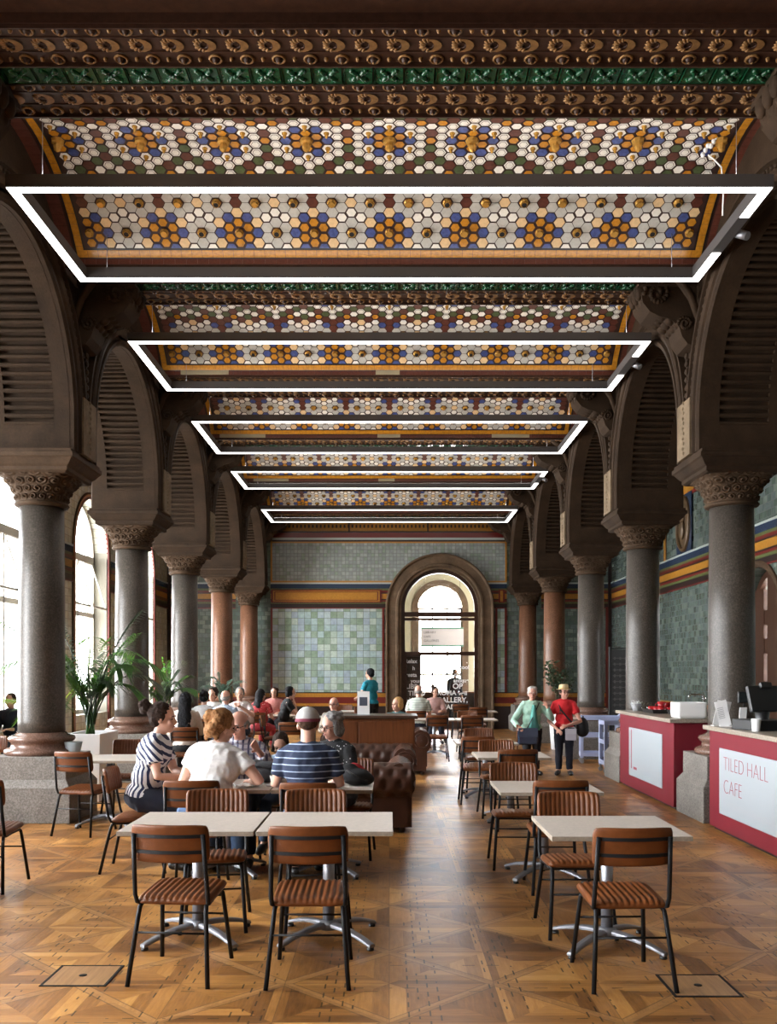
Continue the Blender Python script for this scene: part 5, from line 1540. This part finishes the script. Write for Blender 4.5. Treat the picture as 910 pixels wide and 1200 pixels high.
    # --- face details
    if face:
        for k in (1, -1):
            c = MB(); c.ell(H((k*.031, .0765, .002)), .011*hs, .006*hs, .006*hs, Mh, 8, 5); c.build('eye', EYE, t)
            c = MB(); c.limb([H((k*.016, .089, .022)), H((k*.032, .088, .027)), H((k*.050, .076, .020))], [.003, .004, .003], 6); c.build('eyebrow', HR[hairc], t)
        c = MB(); c.ell(H((0, .0915, -.058)), .022*hs, .005*hs, .0055*hs, Mh, 10, 5); c.build('mouth', LIP, t)
    if glasses:
        c = MB()
        for k in (1, -1):
            c.torus(H((k*.033, .096, .0)), .024*hs, .0025, Mh @ Matrix.Rotation(pi/2, 3, 'X'), 16, 5)
            c.tube([H((k*.056, .094, .004)), H((k*.076, .05, .006)), H((k*.078, -.01, .002))], .0025, 5)
        c.tube([H((-.010, .098, .003)), H((.010, .098, .003))], .0025, 5); c.build('glasses', FRAMEM, t)
    # --- hair
    c = MB()
    E = lambda p, a, b, d, n=16: c.ell(H(p), a*hs, b*hs, d*hs, Mh, n, 10)
    if hair == 'bald':
        E((0, -.045, -.005), .077, .062, .050)
        for k in (1, -1): E((k*.066, -.015, .005), .014, .045, .035)
    elif hair == 'cropped':
        E((0, -.045, .015), .0765, .065, .055)
    elif hair == 'receding':
        E((0, -.040, .03), .079, .070, .078); 
        for k in (1, -1): E((k*.066, -.01, .01), .014, .045, .045)
    else:
        if not hat: E((0, -.026, .052), .083, .094, .083)
        E((0, -.052, -.005), .080, .060, .070)
        for k in (1, -1): E((k*.068, -.015, .02), .017, .045, .05)
    if hair == 'bun': E((0, -.145, .075), .056, .052, .056); E((.02, -.17, .10), .034, .034, .034); E((-.025, -.17, .05), .034, .034, .034); E((.0, -.155, .12), .03, .03, .03); E((0, -.06, .04), .08, .07, .075)
    if hair == 'updo':
        for i in range(9):
            a = i*.7; E((.06*cos(a), -.085 + .02*sin(a*2), .02 + .055*sin(a)), .042, .045, .04, 10)
        E((0, -.09, -.05), .065, .045, .05); E((-.05, -.08, -.085), .022, .02, .045); E((.05, -.06, -.07), .02, .02, .04)
    if hair == 'long':
        E((0, -.075, -.10), .100, .062, .16); E((0, -.125, -.26), .110, .055, .18); E((0, -.05, .01), .098, .085, .105)
        E((.05, -.135, -.39), .05, .04, .10); E((-.04, -.135, -.37), .055, .04, .11)
    if hair == 'bob':
        E((0, -.050, -.045), .088, .060, .075)
        for k in (1, -1): E((k*.072, -.005, -.03), .020, .045, .065)
        for i in range(10): a = i*.63; E((.075*cos(a), -.035 + .07*sin(a), .075 + .02*sin(3*a)), .032, .032, .026, 9)
    if hair == 'ponytail': E((0, -.125, -.02), .030, .035, .05); E((.0, -.135, -.11), .026, .028, .09); E((0, -.10, .01), .04, .04, .04)
    if hair == 'curly':
        for i in range(16): a = i*.83; E((.055*cos(a), -.03 + .06*sin(a), .088 + .018*sin(2.3*i)), .030, .030, .026, 9)
    if hair == 'ear':
        E((0, -.055, -.03), .084, .055, .07)
        for k in (1, -1): E((k*.074, .0, -.02), .016, .035, .05)
    bake(c.build('hair', HR[hairc], t, fix=False), .0065, 2, (CLH, .013 if hair not in ('bald', 'receding') else .006))
    if hat == 'cap':
        c = MB(); rings = []
        for i in range(9):
            a = pi/2*i/8; rings.append([H((.091*cos(a)*cos(2*pi*k/28), -.012+.108*cos(a)*sin(2*pi*k/28), .035 + .100*sin(a))) for k in range(28)])
        c.grid(rings, cv=True); c.cap(rings[0], True); c.build('cap_crown', hatm[0], t)
        c = MB(); P = [[H((.094*cos(2*pi*k/28), -.012+.111*sin(2*pi*k/28), z)) for k in range(28)] for z in (.022, .045)]
        c.grid(P, cv=True); c.build('cap_band', hatm[1], t)
        c = MB(); P = []
        for i in range(13):
            a = R(20 + 140*i/12); P.append([H((.090*cos(a), -.012 + .106*sin(a), .036)), H((.085*cos(a), .01 + .16*sin(a), .022)), H((.085*cos(a), .01 + .16*sin(a), .016)), H((.090*cos(a), -.012 + .106*sin(a), .028))])
        c.grid(P, cv=True); c.build('cap_peak', hatm[1], t)
        c = MB(); c.ell(H((0, -.012, .136)), .010, .010, .006, n=8, m=4); c.build('cap_button', hatm[1], t)
    if hat == 'straw':
        c = MB(); rings = []
        for r, z in ((.135, .040), (.137, .046), (.096, .058), (.092, .075), (.088, .125), (.070, .142), (.03, .138), (.002, .132)):
            rings.append([H((r*.88*cos(2*pi*k/28), -.008 + r*1.0*sin(2*pi*k/28), z + (.012*abs(cos(2*pi*k/28)) if r > .12 else 0))) for k in range(28)])
        c.grid(rings, cv=True); c.build('straw_hat', hatm[0], t)
        c = MB(); P = [[H((r*.88*cos(2*pi*k/28), -.008 + r*sin(2*pi*k/28), z)) for k in range(28)] for r, z in ((.0985, .060), (.095, .082))]
        c.grid(P, cv=True); c.build('hat_band', hatm[1], t)
    return t, dict(hc=hc, neck=neck, hip=hip, SH=SH, A=A, chest=chest, up=up, H=H, tor=tor, shl=shl)

C = lambda n, c, r=.9: mat(n, c, r, 0, .12, 25)
navy, denim, blackc = C('navy_cloth', (.012,.015,.03)), C('denim', (.035,.07,.14)), C('black_cloth', (.010,.010,.012))
# stripes: navy on white (vertical low, swinging diagonal at the shoulder)
def blouse():
    m, nt, b = base('striped_blouse'); v = coords(nt); o = xyz(nt, v)
    up_ = nt.m('GREATER_THAN', o[2], .92)
    t1 = nt.m('ADD', nt.m('ADD', o[1], nt.m('MULTIPLY', o[0], .55)), nt.m('MULTIPLY', nt.noise(v, 4, 2), .05))
    t2 = nt.m('ADD', nt.m('MULTIPLY', o[1], .75), nt.m('MULTIPLY', o[2], .75))
    t = nt.m('ADD', nt.m('MULTIPLY', t1, nt.m('SUBTRACT', 1.0, up_)), nt.m('MULTIPLY', t2, up_))
    f = nt.m('LESS_THAN', nt.m('FRACT', nt.m('DIVIDE', t, .046)), .46)
    nt.put(b.inputs['Base Color'], nt.mix(f, (.72,.72,.74,1), (.02,.03,.085,1))); b.inputs['Roughness'].default_value = .85
    return m
person('woman with a dark bun in a white and navy striped blouse, seated in profile', -2.06, 7.86, -88, s=1.0, lean=14, yaw=-4, pitch=-4, build=1.2, fh=1.06, hair='bun', hairc='dark_brown', top=blouse(), sleeve=.62, bottom=navy, z0=.60,
       arms={1: ((.25, .17, .80), (.12, .40, .765)), -1: ((-.22, .22, .80), (-.05, .42, .77))}, knees={1: ((.12, .40, .52), (.13, .30, .09), (.15, .44, .035)), -1: ((-.12, .42, .52), (-.12, .36, .09), (-.12, .50, .035))})
person('red-haired woman with pinned-up hair in a white top, her back to us', -1.42, 7.22, -8, s=1.04, lean=17, side=7, yaw=-42, pitch=-12, roll=6, build=1.22, fh=1.05, hair='updo', hairc='ginger', top=C('white_tee', (.74,.72,.70)), sleeve=.5, bottom=denim, z0=.55,
       arms={1: ((.40, .12, .80), (.27, .34, .775)), -1: ((-.24, .16, .78), (-.06, .40, .775))})
navy_stripe = stripe_mat('navy_striped_tee', (.016,.026,.062), (.34,.42,.55), 2, .050, .16)
person('man in a grey cap with red band and navy striped shirt, his back to us', -.62, 7.06, 0, s=1.04, lean=6, yaw=4, pitch=-2, build=1.12, hair='cropped', hairc='brown', top=navy_stripe, sleeve=.72, bottom=denim, z0=.55, hat='cap', hatm=(C('grey_cap', (.40,.385,.37)), C('wine_band', (.17,.03,.055))), face=True,
       arms={1: ((.245, .06, .80), (.17, .34, .775)), -1: ((-.245, .06, .80), (-.15, .34, .775))})
chk = stripe_mat('checked_shirt', (.50,.50,.56), (.09,.09,.16), 0, .046, .38, .85, 0, (.12,.10,.16), 2)
person('elderly balding man in glasses and checked shirt, one hand raised, facing us', -1.30, 8.40, 178, s=.98, lean=19, yaw=-22, pitch=-14, build=1.1, skin='pink', hair='bald', hairc='thin_grey', top=chk, sleeve=1.75, bottom=navy, glasses=True, z0=.555, collar=True,
       arms={-1: ((-.28, .24, .80), (-.20, .42, .98), (0, .6, .4), .5), 1: ((.26, .22, .80), (.10, .42, .775))})
person('dark-haired child in a pale blue top, bent over the table', -.94, 8.52, 172, s=.74, lean=22, yaw=10, pitch=-25, hair='ear', hairc='dark_brown', top=C('pale_blue_tee', (.40,.52,.68)), sleeve=.5, bottom=denim, z0=.53,
       arms={1: ((.20, .22, .72), (.08, .36, .76)), -1: ((-.20, .22, .72), (-.08, .36, .76))}, knees={1: ((.10, .33, .50), (.11, .33, .16), (.12, .45, .10)), -1: ((-.10, .33, .50), (-.11, .33, .16), (-.12, .45, .10))})
person('grey-haired woman in glasses and a black white-flecked top, head turned aside', -.44, 8.36, 152, s=.95, lean=12, yaw=-22, pitch=-12, skin='pink', hair='bob', hairc='grey', top=spot_mat('flecked_black', (.012,.012,.014), (.45,.45,.45), 34, .22), sleeve=1.8, bottom=blackc, glasses=True, z0=.545, arms={1: ((.19, .12, .80), (.10, .30, .775)), -1: ((-.19, .12, .80), (-.08, .32, .775))})
person('woman with long straight black hair, seated with her back to us', -3.02, 13.86, 2, s=1.0, lean=6, hair='long', hairc='black', top=C('cream_top', (.58,.50,.44)), sleeve=1.6, bottom=blackc)
person('person with a black bun in a white top, back to us, beside the left column', -3.21, 16.2, 0, s=.97, lean=8, hair='bun', hairc='black', top=C('white_blouse', (.72,.72,.74)), sleeve=.6, bottom=navy)
person('smiling dark-haired woman in white facing us, by the red granite column', -3.28, 17.48, 180, s=1.0, lean=5, yaw=-10, hair='bun', hairc='dark_brown', top=C('white_shirt', (.70,.69,.68)), sleeve=1.7, bottom=navy)
person('bald man in a light blue shirt, seated with his back to us', -2.75, 15.58, -6, s=1.0, lean=10, yaw=-8, build=1.15, skin='pink', hair='bald', hairc='thin_grey', top=C('sky_shirt', (.36,.45,.58)), sleeve=1.5, bottom=navy, collar=True)
person('grey-haired woman in a white dotted top clasping raised hands', -2.77, 17.48, 180, s=1.02, lean=6, yaw=5, hair='short', hairc='grey', top=spot_mat('dotted_white', (.62,.58,.58), (.30,.26,.30), 40, .2), sleeve=.55, bottom=navy,
       arms={1: ((.26, .16, .84), (.06, .34, 1.0), (-1, 0, 0), .4), -1: ((-.26, .16, .84), (-.06, .34, 1.0), (1, 0, 0), .4)})
person('person with black hair in a red patterned dress, back to us', -2.58, 18.66, -14, s=.95, lean=8, yaw=-25, hair='long', hairc='black', top=spot_mat('red_print', (.40,.03,.035), (.70,.45,.40), 26, .2), sleeve=.6, bottom=C('red_cloth', (.35,.03,.04)), build=1.1)
person('woman in pink red behind the one in the red dress, half hidden', -2.55, 20.85, 180, s=.95, lean=8, hair='bob', hairc='dark_brown', top=C('pink_top', (.55,.22,.20)), sleeve=1.5, bottom=navy)
person('woman all in black in profile, hand at her chin', -2.22, 19.28, -80, s=1.03, lean=16, yaw=-2, hair='ear', hairc='black', top=blackc, sleeve=.6, bottom=blackc, arms={1: ((.20, .30, .78), (.05, .26, 1.02), (0, -1, 0), .9), -1: ((-.20, .26, .78), (-.02, .44, .78))})
person('bald man in glasses, only his head above the mahogany counter', -.92, 15.50, 178, s=.90, lean=-4, yaw=-18, skin='pink', hair='bald', hairc='thin_grey', top=C('beige_shirt', (.40,.33,.26)), sleeve=1.6, bottom=navy, glasses=True, z0=.50)
person('fair red-blonde woman, her head just above the mahogany counter', .13, 15.50, 165, s=.90, lean=-2, yaw=-38, hair='ear', hairc='blonde', top=C('teal_jumper', (.05,.12,.13)), sleeve=1.7, bottom=navy, z0=.50)
person('waiter standing in a bright teal shirt and black trousers', -.40, 21.6, 48, sit=False, s=1.04, lean=5, yaw=10, hair='short', hairc='black', skin='tan', top=C('bright_teal', (.008,.20,.27)), sleeve=.6, bottom=blackc, arms={1: ((.24, .10, 1.12), (.14, .32, 1.04)), -1: ((-.24, .12, 1.12), (-.12, .36, 1.05))})
person('bald man in a pale striped shirt, seated with his back to us before the doorway', .60, 19.52, -4, s=1.04, lean=10, yaw=-6, build=1.12, skin='pink', hair='bald', hairc='thin_grey', top=stripe_mat('pale_stripe_tee', (.58,.62,.56), (.36,.42,.38), 2, .05, .3), sleeve=.7, bottom=navy)
person('dark-haired woman in pink opposite the bald man in stripes', 1.06, 21.85, 180, s=.95, lean=10, yaw=20, pitch=-12, hair='bun', hairc='dark_brown', top=C('dusky_pink', (.48,.30,.28)), sleeve=1.6, bottom=navy)
person('dark silhouetted person standing beyond the glass doorway', 2.05, 29.8, 200, sit=False, s=1.04, hair='short', hairc='black', skin='tan', top=blackc, sleeve=1.8, bottom=blackc)
person('person in dark clothes seated by the left windows behind the near column', -6.02, 15.0, 172, s=.95, lean=4, hair='short', hairc='dark_brown', top=navy, sleeve=1.7, bottom=navy)
# --- the two standing women
mint = C('mint_cardigan', (.36,.56,.45)); jade = C('jade_tee', (.09,.30,.26))
t, J = person('elderly white-haired woman in a mint cardigan leaning on a walking stick', 2.27, 15.0, 186, sit=False, s=.835, lean=4, yaw=-14, pitch=-3, build=1.17, skin='pink', hair='curly', hairc='white', top=mint, sleeve=1.85, bottom=blackc, glasses=True, z0=.735,
       arms={1: ((.30, .02, .86), (.25, .20, .78), (-.5, 0, -1), 1.0), -1: ((-.31, .10, .90), (-.20, .18, 1.10), (.4, .4, .3), .5)})
q = MB(); P = []
for i in range(9):
    z = .72 + .40*i/8; w_ = .088 - .0075*i + (.02 if i < 2 else 0); f = .178 - abs(z-.98)*.05
    P.append([(-w_, f-.03, z), (-w_*.5, f+.005, z), (0, f+.012, z), (w_*.5, f+.005, z), (w_, f-.03, z)])
q.grid(P); o = q.build('inner_top', jade, t)
o.modifiers.new('th', 'SOLIDIFY').thickness = .02
q = MB(); q.tube([(-.10, .10, 1.16), (-.02, .165, 1.02), (.09, .185, .80), (.13, .18, .74)], .012, 6, flat=.5); q.build('bag_strap', M['tray'], t)
t2 = empty('handbag', (2.27-.10, 15.0-.235, .60), 186, 'dark blue leather shoulder bag at the hip of the woman in mint', 'handbag')
q = MB(); q.box(-.155, .155, -.045, .045, -.10, .16); q.build('bag_body', mat('navy_leather', (.035,.05,.09), .25), t2, .025)
q = MB(); q.box(-.157, .157, .046, .052, .02, .165); q.build('flap', mat('navy_leather_flap', (.05,.07,.12), .22), t2, .004)
t3 = empty('walking_stick', (2.005, 14.75, 0), 0, 'brown wooden walking stick in the white-haired woman\'s hand', 'walking stick')
q = MB(); q.tube([(0, 0, .012), (.0, .0, .72), (.0, .01, .79)], [.010, .011, .011], 10); q.build('shaft', M['mahogany'], t3)
q = MB(); q.tube([(-.0, .06, .80), (0, .0, .81), (0, -.06, .795)], .013, 10); q.build('handle', M['mahogany'], t3)
q = MB(); q.lathe([(.016, 0), (.016, .03), (.011, .035)], 10); q.build('ferrule', M['tray'], t3)
red = C('scarlet_tee', (.55,.015,.022))
t, J = person('woman in a straw hat and scarlet top holding a small grey purse', 2.79, 15.0, 168, sit=False, s=.845, lean=2, yaw=32, pitch=2, build=1.08, skin='pink', hair='ponytail', hairc='dark_brown', top=red, sleeve=.55, bottom=navy, glasses=True, z0=.75, hat='straw', hatm=(C('straw', (.60,.46,.26)), C('straw_band', (.50,.34,.14))),
       arms={1: ((.24, .07, .86), (.10, .23, .74), (-.4, -.4, -.6), .7), -1: ((-.26, .06, .86), (-.05, .24, .80), (.2, -.6, -.6), .7)})
q = MB(); q.tube([(.09, .06, 1.17), (.05, .135, 1.05), (-.06, .17, .92), (-.18, .14, .78)], .016, 6, flat=.5); q.build('bag_strap', blackc, t)
q = MB(); q.ell((.055, .155, 1.03), .018, .008, .012); q.ell((.055, .157, .995), .018, .008, .012); q.build('hanging_sunglasses', M['tray'], t)
t2 = empty('handbag', (2.79+.06, 15.0-.255, .70), 168, 'small pale grey purse held in front by the woman in scarlet', 'handbag')
q = MB(); q.box(-.085, .085, -.03, .03, -.13, .05); q.build('bag_body', mat('dove_leather', (.34,.33,.38), .45), t2, .015)
q = MB(); q.box(-.087, .087, .03, .035, -.03, .055); q.build('flap', mat('dove_leather_flap', (.38,.37,.42), .45), t2, .003)
q = MB(); q.tube([(-.07, 0, .04), (-.05, 0, .075), (.05, 0, .075), (.07, 0, .04)], .006, 6); q.build('handle', M['grey_plastic'], t2)
t3 = empty('shoulder_bag', (2.79+.30, 15.03, .78), 168, 'large black shoulder bag at the side of the woman in scarlet', 'handbag')
q = MB(); q.ell((0, 0, -.02), .10, .13, .16, n=18, m=10); q.ell((0, 0, -.07), .105, .12, .11, n=18, m=10); bake(q.build('bag_body', blackc, t3, fix=False), .012, 4)
q = MB(); q.tube([(0, -.10, .09), (-.01, -.05, .15), (-.01, .05, .15), (0, .10, .09)], .010, 6); q.build('strap', blackc, t3)

# things on the front group's table
t = empty('backpack', (-.27, 7.66, .723), 12, 'black bag with a red lining lying on the table beside the man in the cap', 'bag')
q = MB(); q.ell((0, 0, .07), .13, .11, .07, n=20, m=10); q.ell((-.05, .03, .11), .08, .07, .07); q.ell((.07, -.02, .05), .08, .08, .05); bake(q.build('bag_body', blackc, t, fix=False), .012, 4)
q = MB(); q.ell((.02, .06, .13), .075, .05, .04, Matrix.Rotation(.5, 3, 'Y')); bake(q.build('lining', C('red_lining', (.40,.015,.02)), t, fix=False), .01, 3)
q = MB(); q.tube([(-.09, -.06, .13), (-.03, -.11, .09), (.06, -.10, .05), (.11, -.06, .05)], .012, 6, flat=.5); q.build('strap', M['tray'], t)
t = empty('jacket', (-1.02, 7.85, .723), 0, 'dark jacket bundled on the table before the elderly man', 'jacket')
q = MB(); q.ell((0, 0, .09), .17, .12, .09); q.ell((.11, -.03, .07), .11, .10, .07); q.ell((-.10, .04, .10), .10, .09, .09); bake(q.build('folded_cloth', C('charcoal_cloth', (.035,.035,.04)), t, fix=False), .012, 4)
q = MB(); q.tube([(-.18, -.02, .10), (-.05, -.10, .15), (.08, -.11, .12), (.19, -.06, .08)], .022, 8, flat=.5); q.build('collar', C('dark_charcoal', (.016,.016,.018)), t)
for i, (x, y, r_) in enumerate(((-1.62, 7.78, .03), (-1.50, 7.98, .035), (-.93, 7.60, .03))):
    q = MB(); cup(q, 0, 0, .012, .04, .075); q.lathe([(.06, 0), (.075, .012), (.07, .014), (.03, .008)], 20); q.torus((.045, 0, .05), .02, .005, Matrix.Rotation(pi/2, 3, 'X'), 10, 5)
    tag(q.build('coffee_cup', M['white_cer'], loc=(x, y, .7235)), ['white cup and saucer in front of the striped-blouse woman', 'white cup at the far side of the group table, left', 'white cup between the red-haired woman and the man in the cap'][i], 'cup')
q = MB(); rnd = random.Random(2); P = []
for i in range(9): P.append([(-.10+.2*i/8, -.07+.14*j/6, .012+.02*rnd.random()) for j in range(7)])
q.grid(P); o = q.build('paper_napkin', M['white'], loc=(-1.14, 7.52, .7235), rot=(0, 0, .4)); o.modifiers.new('th', 'SOLIDIFY').thickness = .003
tag(o, 'crumpled white napkin beside the red-haired woman\'s elbow', 'napkin')
q = MB(); q.box(-.03, .03, -.03, .03, 0, .10); q.build('x', M['cup_red'])
o = bpy.data.objects['x']; o.name = 'sauce_bottle'; o.location = (-1.62, 19.35, .7235); tag(o, 'small red condiment pot on the table of the woman in black', 'condiment'); o.modifiers.new('b', 'BEVEL').width = .012
# turn lettering curves into plain meshes
for o in [o for o in SC.objects if o.type == 'FONT']:
    n = to_mesh_text(o)
